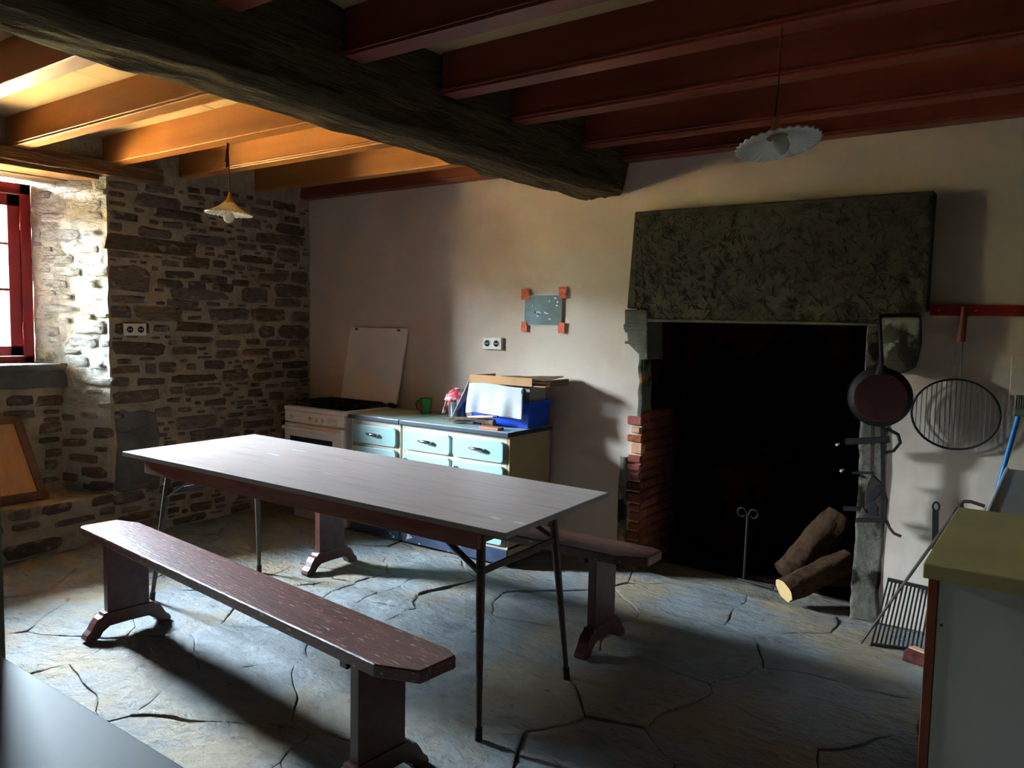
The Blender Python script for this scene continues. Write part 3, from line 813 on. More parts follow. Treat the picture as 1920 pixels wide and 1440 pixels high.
a = tops[2].lerp(feet[2], .22); b = Vector((A0 + .42, -.02, tz(A0 + .42) - .1))
B().tube([a, b], .006, 8).obj('folding_strut', m_iron, T, local=True)

# ------------------------------------------------------------------ benches
def bench(label, loc, rz):
    r = thing('bench', label, 'bench', loc, rz, 'long dark wooden benches at the table')
    Lh, Wh, c = 1.125, .110, .055
    pl = [(-Lh, -Wh + .02), (-Lh + .02, -Wh), (Lh - .13, -Wh), (Lh, -Wh + .06), (Lh, Wh - .02), (Lh - .05, Wh), (-Lh + .13, Wh), (-Lh, Wh - .05)]
    B().prism([(x, y, .417) for x, y in pl], (0, 0, .040)).obj('seat', m_seat, r, local=True, bevel=.006, seg=3)
    for s in (-1, 1):
        x = s * .885
        B().box(x - .02, x + .02, -.092, .092, .085, .418).obj('support', m_bench, r, local=True, bevel=.003)
        B().box(x - .055 * s - .02, x - .055 * s + .015, -.09, .09, .385, .418).obj('cleat', m_bench, r, local=True, bevel=.003)
        half = [(.0, .052), (.085, .050), (.115, .030), (.130, .006), (.150, 0), (.182, 0), (.190, .012), (.182, .030), (.165, .045), (.150, .072), (.135, .092), (.115, .100), (.108, .112), (.095, .112), (0, .112)]
        pf = [(y, z) for y, z in half] + [(-y, z) for y, z in reversed(half[:-1])][:-1]
        pf = [(y, z) for y, z in half] + [(-y, z) for y, z in reversed(half)][1:-1]
        B().prism([(x - .027, y, z) for y, z in pf], (.054, 0, 0)).obj('foot', m_bench, r, local=True, bevel=.003)
    return r
b1 = bench('long worn dark bench in the foreground, nearer than the table', (-2.515, 1.705, 0), R_(-5.2))
b2 = bench('long dark bench on the far side of the table, before the cupboards', (-2.49, 2.965, 0), R_(.3))

# ------------------------------------------------------------------ cooker
CK = thing('gas_cooker', 'white enamel gas cooker with oven and raised lid in the corner', 'cooker', (-4.24, 3.8, 0))
cx0, cx1, cy0, cy1 = -4.545, -3.925, 3.56, 4.03
B().box(cx0 + .01, cx1 - .01, cy0 + .03, cy1, .07, .775).obj('body', m_enamel, CK, bevel=.006)
B().box(cx0 + .03, cx1 - .03, cy0 + .06, cy1 - .02, 0, .075).obj('base_plinth', m_enamel, CK)
B().box(cx0, cx1, cy0 - .005, cy1, .782, .812).obj('hob_top', m_enamel, CK, bevel=.006)
cpn = B().box(cx0 + .003, cx1 - .003, cy0, cy0 + .035, .698, .780).obj('control_panel', m_enamel, CK, bevel=.006)
for (x, y) in ((547, 781), (582, 786), (593, 788), (605, 790), (616, 791.5), (628, 793.5)):
    p = at(x, y, Y=cy0)
    B().tube([(p.x, cy0 + .002, p.z), (p.x, cy0 - .012, p.z), (p.x, cy0 - .022, p.z)], [.0165, .0165, .013], 14).obj('knob', m_enamel, cpn, smooth=True)
for (x, y) in ((616, 791.5), (628, 793.5)):
    p = at(x, y, Y=cy0)
    B().box(p.x - .024, p.x + .024, cy0 - .002, cy0 + .004, p.z - .03, p.z + .026).obj('knob_plate', m_white, cpn)
od = B().box(cx0 + .004, cx1 - .004, cy0 - .004, cy0 + .03, .22, .690).obj('oven_door', m_enamel, CK, bevel=.008)
a, b = at(545, 823, Y=cy0), at(624, 840, Y=cy0)
B().box(a.x, b.x, cy0 - .007, cy0, .36, .60).obj('oven_window', m_glassdark, od, bevel=.004)
B().tube([(cx0 + .03, cy0 - .004, .665), (cx0 + .03, cy0 - .035, .662), (cx1 - .03, cy0 - .035, .662), (cx1 - .03, cy0 - .004, .665)], .013, 10).obj('oven_handle', m_enamel, od, smooth=True)
B().box(cx0 + .006, cx1 - .006, cy0 - .002, cy0 + .03, .075, .212).obj('drawer', m_enamel, CK, bevel=.006)
B().box(cx0 + .02, cx1 - .02, cy0 + .04, cy1 - .04, .811, .816).obj('hob_well', m_glassdark, CK)
for gx in (cx0 + .165, cx1 - .165):
    for gy in (cy0 + .15, cy1 - .13):
        B().lathe([(.0, .832), (.03, .832), (.038, .826), (.038, .816)], (gx, gy, 0), 16).obj('burner', m_black, CK, smooth=True)
for gx in (cx0 + .165, cx1 - .165):
    g = B()
    for k in range(5):
        yy = cy0 + .075 + k * (cy1 - cy0 - .14) / 4
        g.bar((gx - .125, yy, .842), (gx + .125, yy, .842), .008, .010)
    for xx in (gx - .125, gx, gx + .125):
        g.bar((xx, cy0 + .07, .842), (xx, cy1 - .06, .842), .008, .010)
    for xx in (gx - .122, gx + .122):
        for yy in (cy0 + .075, cy1 - .065): g.bar((xx, yy, .814), (xx, yy, .842), .008, .008)
    g.obj('pan_grate', m_black, CK)
lt = [at(657, 613, Y=4.045), at(764, 616, Y=4.045)]
q0, q1 = Vector((-4.43, 3.985, .835)), Vector((-3.855, 3.985, .835))
dx = (lt[1] - lt[0]).x
lid = B().add([q0, q1, lt[1], lt[0], q0 + Vector((0, .018, 0)), q1 + Vector((0, .018, 0)), lt[1] + Vector((0, .018, 0)), lt[0] + Vector((0, .018, 0))],
              [(0, 1, 2, 3), (7, 6, 5, 4), (0, 4, 5, 1), (1, 5, 6, 2), (2, 6, 7, 3), (3, 7, 4, 0)]).obj('lid', m_enamel, CK, bevel=.004, label='white enamel lid standing open against the wall')
for t in (.12, .86):
    p = lt[0].lerp(lt[1], t)
    B().box(p.x - .012, p.x + .012, p.y - .006, p.y, p.z - .022, p.z - .008).obj('lid_stop', m_iron, lid)
for x in (-4.36, -3.90):
    B().box(x - .02, x + .03, 3.975, 4.02, .812, .845).obj('lid_hinge', m_black, CK, bevel=.004)

# ------------------------------------------------------------------ kitchen cupboards
YC0, YC1, ZK = 3.60, 4.045, .773
def cupboard(label, x0, x1, cols_, side_m):
    c = thing('kitchen_cupboard', label, 'cupboard', ((x0 + x1) / 2, 3.8, 0), 0, 'pale aqua kitchen base cupboards')
    bd = B()
    bd.box(x0, x0 + .018, YC0, YC1, .10, ZK); bd.box(x0, x1, YC1 - .012, YC1, .10, ZK)
    bd.box(x0 + .018, x1 - .018, YC0 + .002, YC0 + .02, .10, ZK); bd.box(x0, x1, YC0, YC1, .10, .12)
    bd.obj('body', m_cabframe, c, bevel=.003)
    B().box(x1 - .018, x1, YC0 + .003, YC1, .02, ZK).obj('side_panel', side_m, c)
    B().box(x0 + .002, x1 - .002, YC0 - .004, YC0 + .02, .012, .105).obj('plinth', m_plinth, c, bevel=.003)
    wt = B().box(x0 - .006, x1 + .006, YC0 - .022, YC1, ZK, ZK + .026).obj('worktop', m_worktop, c, bevel=.004)
    tr = B()
    tr.box(x0 - .008, x1 + .009, YC0 - .028, YC0 - .020, ZK - .001, ZK + .024)
    tr.box(x1 + .004, x1 + .009, YC0 - .022, YC1, ZK - .001, ZK + .024)
    tr.obj('edge_trim', m_navy, wt, bevel=.003)
    for (a, b) in cols_:
        for (z0, z1, nm) in ((.616, .738, 'drawer'), (.128, .594, 'door')):
            n = 6; r = .022; pl = []
            for (qx, qz, t0) in ((b - r, z1 - r, 0), (a + r, z1 - r, 90), (a + r, z0 + r, 180), (b - r, z0 + r, 270)):
                for k in range(n + 1):
                    t = R_(t0 + 90 * k / n); pl.append((qx + r * math.cos(t), YC0 - .018, qz + r * math.sin(t)))
            d = B().prism(pl, (0, .020, 0)).obj(nm, m_cabfront, c, bevel=.003)
            if nm == 'drawer':
                mx, mz = (a + b) / 2, (z0 + z1) / 2 + .006
                B().tube([(mx - .05, YC0 - .018, mz + .004), (mx - .045, YC0 - .032, mz + .004), (mx - .02, YC0 - .042, mz + .002), (mx + .03, YC0 - .042, mz), (mx + .05, YC0 - .036, mz - .002), (mx + .052, YC0 - .018, mz - .002)],
                         [.006, .008, .010, .012, .012, .008], 10).obj('handle', m_chrome, d, smooth=True)
            else:
                B().tube([(a + .03, YC0 - .016, z1 - .04), (a + .03, YC0 - .030, z1 - .04)], .009, 10).obj('door_lock', m_chrome, d, smooth=True)
    return c
cupboard('narrow aqua-fronted cupboard with one drawer, beside the cooker', -3.890, -3.440, [(-3.872, -3.466)], m_cabframe)
cupboard('wide aqua-fronted cupboard with two drawers, under the blue crate', -3.418, -2.575, [(-3.402, -3.012), (-2.988, -2.608)], m_cabside)
ZW = ZK + .0265

# ---- things on the cupboards
def on(px, py): return at(px, py, Z=ZW)
g = on(787, 774); g = Vector((g.x * .985, min(g.y, 3.97), ZW))
mug = thing('green_mug', 'green plastic mug with red print beside the cooker lid', 'mug', g)
B().lathe([(0, .004), (.034, .004), (.036, 0), (.046, .105), (.043, .105), (.034, .008), (0, .008)], g, 20).obj('cup', m_green, mug, smooth=True)
B().tube([g + Vector((-.040, -.012, .09)), g + Vector((-.062, -.02, .085)), g + Vector((-.07, -.022, .06)), g + Vector((-.06, -.02, .03)), g + Vector((-.036, -.012, .02))], .005, 8).obj('handle', m_green, mug, smooth=True)
dm = Vector((-.2, -.98, 0)).normalized()
B().prism([g + dm * .0435 + Vector((a, 0, b)) for a, b in ((-.022, .03), (.012, .03), (.018, .055), (.0, .075), (-.016, .06))], dm * .003).obj('print_patch', m_redp, mug)
p0 = on(858, 787); p0 = Vector((p0.x, p0.y, ZW))
pot = thing('utensil_pot', 'grey metal pot with a red and white cloth bunched in it', 'pot', p0)
B().lathe([(0, .004), (.056, .004), (.058, 0), (.062, .115), (.066, .122), (.060, .118), (.054, .008), (0, .008)], p0, 24).obj('vessel', m_pot, pot, smooth=True)
cl = thing('dish_cloth', 'crumpled red and white cloth stuffed into the grey pot', 'cloth', p0 + Vector((0, 0, .12)))
def bunch(u, v):
    t = u * 2 * math.pi; a = v * math.pi
    r = .062 + .022 * nz3(math.cos(t) * 2, math.sin(t) * 2, a * 2, 1.5) + .018 * nz3(math.cos(t) * 5, math.sin(t) * 5, a * 4, 1)
    return p0 + Vector((-.008 + r * 1.15 * math.sin(a) * math.cos(t), r * math.sin(a) * math.sin(t), .122 + r * .95 * -math.cos(a) + .018))
B().grid(bunch, 28, 16).obj('folds', m_cloth, cl, smooth='all')
def flap(u, v):
    x = -.05 - .055 * u - .01 * math.sin(v * 3)
    return p0 + Vector((x, -.03 + .05 * v, .135 - .09 * u * u + .012 * math.sin(v * 9 + u * 5)))
B().grid(flap, 10, 8).obj('hanging_corner', m_cloth, cl, smooth='all', solid=.003)

# blue crate with a grey bin in it
cr0 = on(1003, 804); cr1 = on(1047, 797)
CX1 = -2.585; CXL = CX1 - .42; CY0, CY1 = 3.80, 4.005
cc = Vector(((CX1 + CXL) / 2, (CY0 + CY1) / 2, ZW))
crate = thing('blue_crate', 'bright blue plastic crate at the right end of the cupboards', 'crate', cc)
def shell(x0, x1, y0, y1, z0, z1, fl, th):
    """open tapering tub: fl = how much wider at the top"""
    b = B()
    o = [(x0, y0), (x1, y0), (x1, y1), (x0, y1)]; t = [(x0 - fl, y0 - fl), (x1 + fl, y0 - fl), (x1 + fl, y1 + fl), (x0 - fl, y1 + fl)]
    oi = [(x0 + th, y0 + th), (x1 - th, y0 + th), (x1 - th, y1 - th), (x0 + th, y1 - th)]
    ti = [(x0 - fl + th, y0 - fl + th), (x1 + fl - th, y0 - fl + th), (x1 + fl - th, y1 + fl - th), (x0 - fl + th, y1 + fl - th)]
    v = [(x, y, z0) for x, y in o] + [(x, y, z1) for x, y in t] + [(x, y, z1) for x, y in ti] + [(x, y, z0 + th) for x, y in oi]
    f_ = [(3, 2, 1, 0), (12, 13, 14, 15)]
    for i in range(4):
        j = (i + 1) % 4
        f_ += [(i, j, 4 + j, 4 + i), (4 + i, 4 + j, 8 + j, 8 + i), (8 + i, 8 + j, 12 + j, 12 + i)]
    return b.add(v, f_)
shell(CXL, CX1, CY0, CY1, ZW, ZW + .165, .018, .005).obj('tub', m_blue, crate, bevel=.004)
rm = B()
for (x0, x1, y0, y1) in ((CXL - .028, CX1 + .028, CY0 - .028, CY0 - .018), (CXL - .028, CX1 + .028, CY1 + .018, CY1 + .028), (CXL - .028, CXL - .018, CY0 - .018, CY1 + .018), (CX1 + .018, CX1 + .028, CY0 - .018, CY1 + .018)):
    rm.box(x0, x1, y0, y1, ZW + .150, ZW + .166)
rm.obj('rim', m_blue, crate, bevel=.003)
binx0, binx1 = CXL + .03, CX1 - .005
gb = thing('storage_bin', 'pale grey plastic bin standing inside the blue crate', 'bin', (cc.x, cc.y, ZW + .01))
shell(binx0, binx1, CY0 + .02, CY1 - .02, ZW + .008, ZW + .255, .004, .004).obj('tub', m_bin, gb, bevel=.004)
B().tube([(binx1 - .002, 3.75, ZW + .225), (binx1 + .010, 3.75, ZW + .225)], .018, 12).obj('blue_clip', m_navy, gb)
# cardboard tray laid across the top
zt = ZW + .2575
ct = thing('cardboard_tray', 'torn brown cardboard tray lying across the bin', 'box', (cc.x, cc.y, zt))
B().box(CXL + .0, CX1 + .14, CY0 - .035, CY1 + .02, zt, zt + .006).obj('base', m_card, ct)
B().box(CXL + .0, CX1 + .05, CY0 - .040, CY0 - .034, zt, zt + .050).obj('front_edge', m_card, ct)
B().box(CX1 + .135, CX1 + .141, CY0 + .03, CY1 + .02, zt, zt + .040).obj('side_edge', m_card_d, ct)
B().box(CXL + .0, CXL + .006, CY0 - .035, CY1 + .02, zt, zt + .045).obj('side_edge', m_card, ct)
tf = B().grid(lambda u, v: (CXL + .12 + u * .42, CY0 - .01 + v * .21, zt + .035 + .02 * u * v + .006 * nz3(u * 4, v * 4, 0)), 10, 8)
tf.obj('torn_flap', m_card_d, ct, solid=.003)
# towel hanging down over the crate front
tw = thing('white_towel', 'white towel hanging over the front of the blue crate', 'towel', (cc.x - .02, CY0 - .06, ZW + .1))
def towel(u, v):
    x = CXL + .005 + u * .41
    drop = v * .185
    y = CY0 - .046 - .026 * v - .010 * math.sin(u * 9 + v * 3) * v - .006 * math.sin(u * 21) * v
    return (x + .012 * v * (u - .2), y, zt - .004 - drop + .006 * math.sin(u * 5))
B().grid(towel, 40, 20).obj('front_drape', m_towel, tw, smooth='all', solid=.004)
def towel2(u, v):
    x = CXL - .004 - .10 * v * (1 - .25 * u) ; y = CY0 - .048 + u * .10 - .03 * v
    return (x, y, zt - .004 - v * (.215 - .10 * u) + .004 * math.sin(u * 8))
B().grid(towel2, 12, 20).obj('side_drape', m_towel, tw, smooth='all', solid=.004)
# whisk broom, paint brush, flat boxes
h0, h1 = on(850, 790), on(938, 797)
wb_ = thing('whisk_broom', 'small bundle of dry brown twigs lying before the crate', 'broom', (h0.x + .12, h0.y, ZW))
trg = random.Random(8)
bt = B()
ax = Vector((1, .02, 0)); s0 = Vector((h0.x - .01, 3.71, ZW + .006))
for k in range(70):
    t = trg.uniform(-1, 1); u = trg.uniform(0, 1)
    a = s0 + Vector((trg.uniform(0, .12), t * .055, trg.uniform(0, .03))); b = s0 + Vector((.33, t * .018 + .02, .012 + .02 * u))
    bt.tube([a, a.lerp(b, .5) + Vector((0, 0, trg.uniform(0, .012))), b], .0022, 4)
o = bt.obj('twigs', m_straw, wb_); o['kind'] = 'stuff'
B().tube([s0 + Vector((.27, .02, .020)), s0 + Vector((.36, .021, .020))], .020, 12).obj('binding', m_card_d, wb_, smooth=True)
q0 = Vector((h0.x + .17, 3.70, ZW + .048)); q1 = q0 + Vector((.20, -.005, .020))
pb = thing('paint_brush', 'thin pinkish paint brush handle with dark blue tip on the twigs', 'brush', q0)
B().tube([q0, q0.lerp(q1, .5), q1], [.006, .009, .007], 8).obj('handle', m_pink, pb, smooth=True)
B().tube([q1, q1 + (q1 - q0) * .16], [.009, .007], 8).obj('tip', m_navy, pb, smooth=True)
fb0 = on(950, 804)
fb = B().box(-2.80, -2.66, 3.60, 3.66, ZW, ZW + .016).obj('flat_box', m_tan, bevel=.002)
tag(fb, 'flat copper-brown box lying in front of the blue crate', 'box')

# ------------------------------------------------------------------ on the walls
def socket(label, p, ax_u, ax_n, w_, h_, m_):
    s = thing('wall_socket', label, 'socket', p, 0)
    u, n = Vector(ax_u), Vector(ax_n); zz = Vector((0, 0, 1))
    def quad(c, a, b, d0, d1):
        pts = [c - u * a - zz * b + n * d0, c + u * a - zz * b + n * d0, c + u * a + zz * b + n * d0, c - u * a + zz * b + n * d0]
        return B().prism(pts, n * (d1 - d0))
    pl = quad(p, w_ / 2, h_ / 2, -.01, .022).obj('plate', m_, s, bevel=.004)
    for k in (-1, 1):
        c = p + u * (k * w_ * .24)
        B().tube([c + n * .0225, c + n * .0245], h_ * .33, 18).obj('outlet_ring', m_, pl, smooth=True)
        ol = B().tube([c + n * .0235, c + n * .0252], h_ * .27, 18).obj('outlet_well', m_hole, pl)
        for j in (-1, 1):
            B().tube([c + u * (j * h_ * .1) + n * .0252, c + u * (j * h_ * .1) + n * .027], .004, 8).obj('pin_hole', m_, ol)
    return s
a, b = at(908, 632, Y=YB), at(944, 656, Y=YB)
socket('ivory double wall socket under the taped picture', (a + b) / 2, (1, 0, 0), (0, -1, 0), .155, .078, m_socketw)
a, b = at(228, 606, X=XL), at(271, 629, X=XL)
socket('ivory double wall socket on the stone wall', (a + b) / 2 + Vector((.004, 0, 0)), (0, 1, 0), (1, 0, 0), .148, .078, m_socketw)
# taped print
yp = YB - .012
c = [at(984, 554, Y=yp), at(1053, 552, Y=yp), at(1052, 610, Y=yp), at(983, 611, Y=yp)]
pr = thing('taped_print', 'small dark teal print held to the plaster by orange tape', 'picture', (c[0] + c[2]) / 2)
PX0, PX1, PZ0, PZ1 = c[3].x, c[1].x, c[2].z, c[0].z
B().box(PX0 - .004, PX1 + .004, yp, yp + .001, PZ0 - .004, PZ1 + .004).obj('white_border', m_photo_w, pr)
B().box(PX0, PX1, yp - .0012, yp + .0002, PZ0, PZ1).obj('sheet', m_photo, pr)
def mark(u, v, w_, h_, m_, ang=0.0, nm='printed_mark'):
    x, z = PX0 + u * (PX1 - PX0), PZ1 - v * (PZ1 - PZ0); n = 10
    pts = []
    for k in range(n):
        t = 2 * math.pi * k / n; a_, b_ = w_ / 2 * math.cos(t), h_ / 2 * math.sin(t) * (.8 + .4 * nz3(k, u * 9, v * 9, .8))
        pts.append((x + a_ * math.cos(ang) - b_ * math.sin(ang), yp - .0014, z + a_ * math.sin(ang) + b_ * math.cos(ang)))
    return B().prism(pts, (0, .0006, 0)).obj(nm, m_, pr)
for args in ((.36, .60, .055, .03, m_photo_w), (.38, .63, .03, .015, m_photo_d), (.30, .57, .012, .03, m_photo_d), (.60, .60, .04, .012, m_photo_w, -.4), (.66, .65, .018, .010, m_photo_d),
             (.37, .70, .016, .014, m_photo_w), (.68, .19, .008, .02, m_photo_w), (.84, .10, .02, .016, m_photo_w), (.9, .22, .012, .02, m_photo_w), (.88, .34, .02, .01, m_photo_w), (.22, .35, .005, .016, m_photo_w), (.7, .80, .018, .012, m_photo_w), (.10, .48, .012, .012, m_photo_d)):
    mark(*args)
for (x0, y0, x1, y1) in ((978, 542, 993, 562), (1049, 538, 1062, 559), (978, 603, 988, 622), (1047, 605, 1059, 625)):
    a, b = at(x0, y0, Y=yp), at(x1, y1, Y=yp)
    tg = B().grid(lambda u, v: (a.x + u * (b.x - a.x) + .004 * nz3(u * 3, v * 3, x0), yp - .003 - .0025 * abs(nz3(u * 5, v * 6, x0)), a.z + v * (b.z - a.z) + .003 * nz3(v * 4, u * 4, x1)), 6, 8)
    tg.obj('tape', m_tape, pr, solid=.001)
# flush inspection cover at the picture's right edge
a = at(1897, 666, Y=YB)
B_ = B().box(a.x, a.x + .16, YB - .014, YB - .002, a.z - .20, a.z)
tag(B_.obj('wall_cover', m_plaster, bevel=.004), 'flush plastered cover plate on the wall above the blue broom', 'panel')
# red peg rail
ry = YB - .03
a, b = at(1744, 572, Y=ry), at(1744, 592, Y=ry)
rail = thing('peg_rail', 'red painted peg rail on the wall right of the fireplace', 'rail', (-.3, ry, a.z))
B().box(a.x, .10, ry, YB, b.z, a.z).obj('board', m_redrail, rail, bevel=.006)
for x in (1830, 1902, 1760):
    p = at(x, 582, Y=ry)
    B().tube([p + Vector((0, .004, 0)), p + Vector((0, -.03, .008))], [.006, .009], 10).obj('peg', m_redrail, rail, smooth=True)
# round wire grill hanging from it
gy = YB - .045
gc = at(1790, 777, Y=gy); gr_ = .190
gw = thing('round_grill', 'round wire grill with wooden handle hanging from the red rail', 'grill', (gc.x, gy, gc.z - gr_))
ring = [(gc.x + gr_ * .93 * math.cos(2 * math.pi * k / 40), gy, gc.z + gr_ * .84 * math.sin(2 * math.pi * k / 40)) for k in range(41)]
B().tube(ring, .0045, 8, cap=False).obj('rim', m_black, gw, smooth=True)
ring2 = [(x, y + .018, z) for x, y, z in ring]
B().tube(ring2, .0035, 8, cap=False).obj('rim', m_black, gw, smooth=True)
for k in range(17):
    x = -.93 * gr_ + (k + 1) * 1.86 * gr_ / 18
    h = gr_ * .84 * math.sqrt(max(0, 1 - (x / (gr_ * .93)) ** 2))
    B().tube([(gc.x + x, gy + .004, gc.z - h), (gc.x + x, gy + .004, gc.z + h)], .0022, 6).obj('wire', m_wire, gw)
ht = at(1795, 640, Y=gy).z
for s in (-1, 1):
    B().tube([(gc.x + s * .014, gy, gc.z + gr_ * .8), (gc.x + s * .014, gy, ht + .02)], .0035, 6).obj('handle_rod', m_wire, gw)
B().tube([(gc.x + .004, gy, ht), (gc.x + .008, gy, ht + .05), (gc.x + .012, gy, at(1797, 576, Y=gy).z)], [.020, .017, .013], 10).obj('wooden_handle', m_handle, gw, smooth=True)

# perforated chestnut pan hanging before the right jamb
py_ = 3.90
pc = at(1650, 745, Y=py_)
cp = thing('chestnut_pan', 'round perforated chestnut pan hanging at the right of the hearth', 'pan', (pc.x, py_, pc.z - .13))
tl = Matrix.Rotation(R_(90), 4, 'X') @ Matrix.Rotation(R_(14), 4, 'Y')
B().lathe([(0, .018), (.095, .018), (.108, .010), (.132, -.016), (.140, -.018), (.140, -.022), (.128, -.020), (.106, .004), (0, .010)], pc, 40, m=tl).obj('dish', m_black, cp, smooth=True)
pf = B()
for i in range(-9, 10):
    for j in range(-10, 11):
        x, y = (i + .5 * (j % 2)) * .0125, j * .011
        if x * x + y * y < .104 ** 2:
            pf.lathe([(.0042, .0215), (.0, .0215)], pc + (tl @ Vector((x, y, 0))), 6, m=tl)
dsk = B().lathe([(0, .0205), (.112, .0205), (.112, .010)], pc, 36, m=tl).obj('perforated_base', m_perf, cp)
po_ = pf.obj('perforations', m_hole, dsk); po_['kind'] = 'stuff'
tp = at(1649, 596, Y=py_ + .02)
B().tube([pc + Vector((.0, 0, .115)), pc + Vector((-.004, .01, .17)), tp], [.010, .010, .008], 8).obj('handle', m_black, cp, smooth=True)
B().tube([pc + Vector((0, -.004, .105)), pc + Vector((0, -.004, .150))], [.030, .018], 10).obj('handle_socket', m_black, cp, smooth=True)

# iron spit jack fixed on the jamb
yj = 3.94
K = lambda x, y: at(x, y, Y=yj)
sj = thing('spit_jack', 'black iron spit jack bracketed to the right hearth jamb', 'spit jack', K(1640, 972))
B().bar(K(1637, 797), K(1635, 884), .014, .012).obj('upright', m_iron, sj)
B().bar(K(1655, 800), K(1657, 975), .018, .018).obj('upright', m_black, sj)
B().bar(K(1586, 828), K(1668, 824), .03, .030).obj('upper_bracket', m_black, sj, bevel=.003)
B().bar(K(1598, 886), K(1638, 887), .02, .010).obj('middle_bracket', m_black, sj)
B().bar(K(1582, 953), K(1613, 954), .03, .018).obj('stop_bar', m_black, sj)
B().bar(K(1606, 975), K(1662, 975), .04, .016).obj('lower_shelf', m_black, sj, bevel=.002)
pl_ = [K(1634, 888), K(1642, 898), K(1652, 908), K(1660, 920), K(1663, 938), K(1661, 960), K(1657, 975), K(1630, 975), K(1622, 958), K(1621, 935), K(1626, 905)]
B().prism(pl_, (0, .012, 0)).obj('cast_plate', m_iron, sj, bevel=.002)
for pl_ in ([(1644, 908), (1651, 912), (1652, 922), (1645, 930), (1636, 938), (1628, 938), (1633, 924)], [(1630, 946), (1640, 944), (1646, 952), (1643, 960), (1648, 966), (1637, 966), (1628, 957)]):
    B().prism([K(*q) + Vector((0, -.002, 0)) for q in pl_], (0, .004, 0)).obj('plate_opening', m_hole, sj)
B().tube([K(1634, 888) + Vector((0, -.004, 0)), K(1652, 906) + Vector((0, -.004, 0)), K(1663, 936) + Vector((0, -.004, 0)), K(1659, 974) + Vector((0, -.004, 0))], .006, 8).obj('plate_rim', m_black, sj, smooth=True)
B().tube([K(1662, 975), K(1668, 990), K(1676, 1000), K(1690, 1006)], .007, 8).obj('crank', m_iron, sj, smooth=True)
B().tube([K(1652, 806), K(1668, 806), K(1684, 815), K(1688, 830), K(1676, 845), K(1655, 850)], .008, 8).obj('hook', m_black, sj, smooth=True)
for (x, y) in ((1569, 834), (1577, 883)):
    p = at(x, y, Y=4.0)
    B().tube([p + Vector((0, .05, 0)), p, p + Vector((0, -.006, 0))], [.003, .007, .005], 10).obj('knob', m_white, sj, smooth=True)

# ------------------------------------------------------------------ hearth things
an = thing('andiron', 'thin iron firedog with two curled tops deep in the hearth', 'andiron', at(1395, 1085, Z=.012))
ab = at(1395, 1085, Z=.02); at_ = at(1402, 966, Y=ab.y)
B().tube([ab, at_], .008, 8).obj('stem', m_black, an, smooth=True)
for s in (-1, 1):
    c_ = at_ + Vector((s * .033, 0, .012))
    B().tube([at_ if k == 0 else c_ + Vector((-s * .024 * math.cos(k * .5 - .5), 0, .024 * math.sin(k * .5 - .5))) for k in range(0, 13)], .005, 8).obj('curl', m_black, an, smooth=True)
B().tube([ab + Vector((-.03, -.01, -.004)), at(1450, 1103, Z=.02)], .007, 8).obj('foot_bar', m_black, an, smooth=True)
def log(label, p0, p1, r0, r1, sd, flat=.7):
    t = thing('log', label, 'log', p0, 0, 'split logs in the hearth')
    p0, p1 = Vector(p0), Vector(p1); d = (p1 - p0).normalized(); u = d.cross(Vector((0, 0, 1))).normalized(); w_ = u.cross(d)
    def rad(s, k): 
        th = 2 * math.pi * k; r = r0 + (r1 - r0) * s
        return r * (1 + .22 * nz3(math.cos(th) * 1.3 + sd, math.sin(th) * 1.3, s * 3, 1.2) + .07 * nz3(math.cos(th) * 4 + sd, math.sin(th) * 4, s * 5, 1.5)), th
    def fn(a, s):
        r, th = rad(s, a)
        return p0 + d * (s * (p1 - p0).length) + u * (r * math.cos(th)) + w_ * (r * flat * math.sin(th))
    B().grid(fn, 24, 24).obj('bark', m_bark, t, smooth='all')
    for s in (0, 1):
        vs = [fn(k / 24, s) for k in range(24)]
        B().add(vs, [tuple(range(24))]).obj('cut_end', m_cut if flat > .92 and s == 0 else m_bark, t)
    return t
lb = at(1470, 1108, Z=.072)
log('shorter log with pale cut end lying at the front of the hearth', lb, at(1590, 1052, Y=4.30), .066, .070, 3, .95)
log('taller bark-covered log leaning up behind the short one', at(1474, 1078, Y=4.22), at(1574, 972, Y=4.46), .088, .092, 9, .9)

# grill rack, poker and a broken brick by the right wall
rk = thing('grill_rack', 'black iron bar grill rack leaning on the white wall', 'grill', (-.55, 3.8, 0))
a0, a1 = at(1664, 1086, Y=4.0), at(1664, 1086, Y=4.0) + Vector((.24, 0, -.010))
b0, b1 = at(1632, 1207, Z=.012), at(1632, 1207, Z=.012) + Vector((.25, .08, 0))
B().bar(a0, a1, .016, .016).obj('top_bar', m_black, rk, bevel=.003)
B().bar(b0, b1, .014, .012).obj('bottom_bar', m_black, rk, bevel=.003)
for k in range(15):
    t = (k + .3) / 14.6
    B().tube([a0.lerp(a1, t), b0.lerp(b1, t)], .0042, 6).obj('bar', m_black, rk)
lc = at(1755, 950, Y=3.97)
B().bar(a0.lerp(a1, .83), lc - Vector((.001, 0, .018)), .026, .008, up=(0, 1, 0)).obj('handle', m_black, rk, bevel=.002)
B().tube([lc + Vector((.013 * math.cos(2 * math.pi * k / 16), 0, .020 * math.sin(2 * math.pi * k / 16))) for k in range(17)], .005, 8, cap=False).obj('handle_loop', m_black, rk, smooth=True)
pk0, pk1 = at(1614, 1206, Z=.006), at(1806, 940, Y=4.02)
pk = thing('fire_poker', 'long rusty iron poker leaning diagonally in front of the grill rack', 'poker', pk0)
pk0.y -= 0.0
B().tube([pk0, pk0.lerp(pk1, .5), pk1], [.006, .007, .008], 8).obj('shaft', m_iron, pk, smooth=True)
B().tube([pk1, pk1 + Vector((.03, 0, .003)), pk1 + Vector((.085, 0, -.010))], .008, 8).obj('hook_end', m_iron, pk, smooth=True)
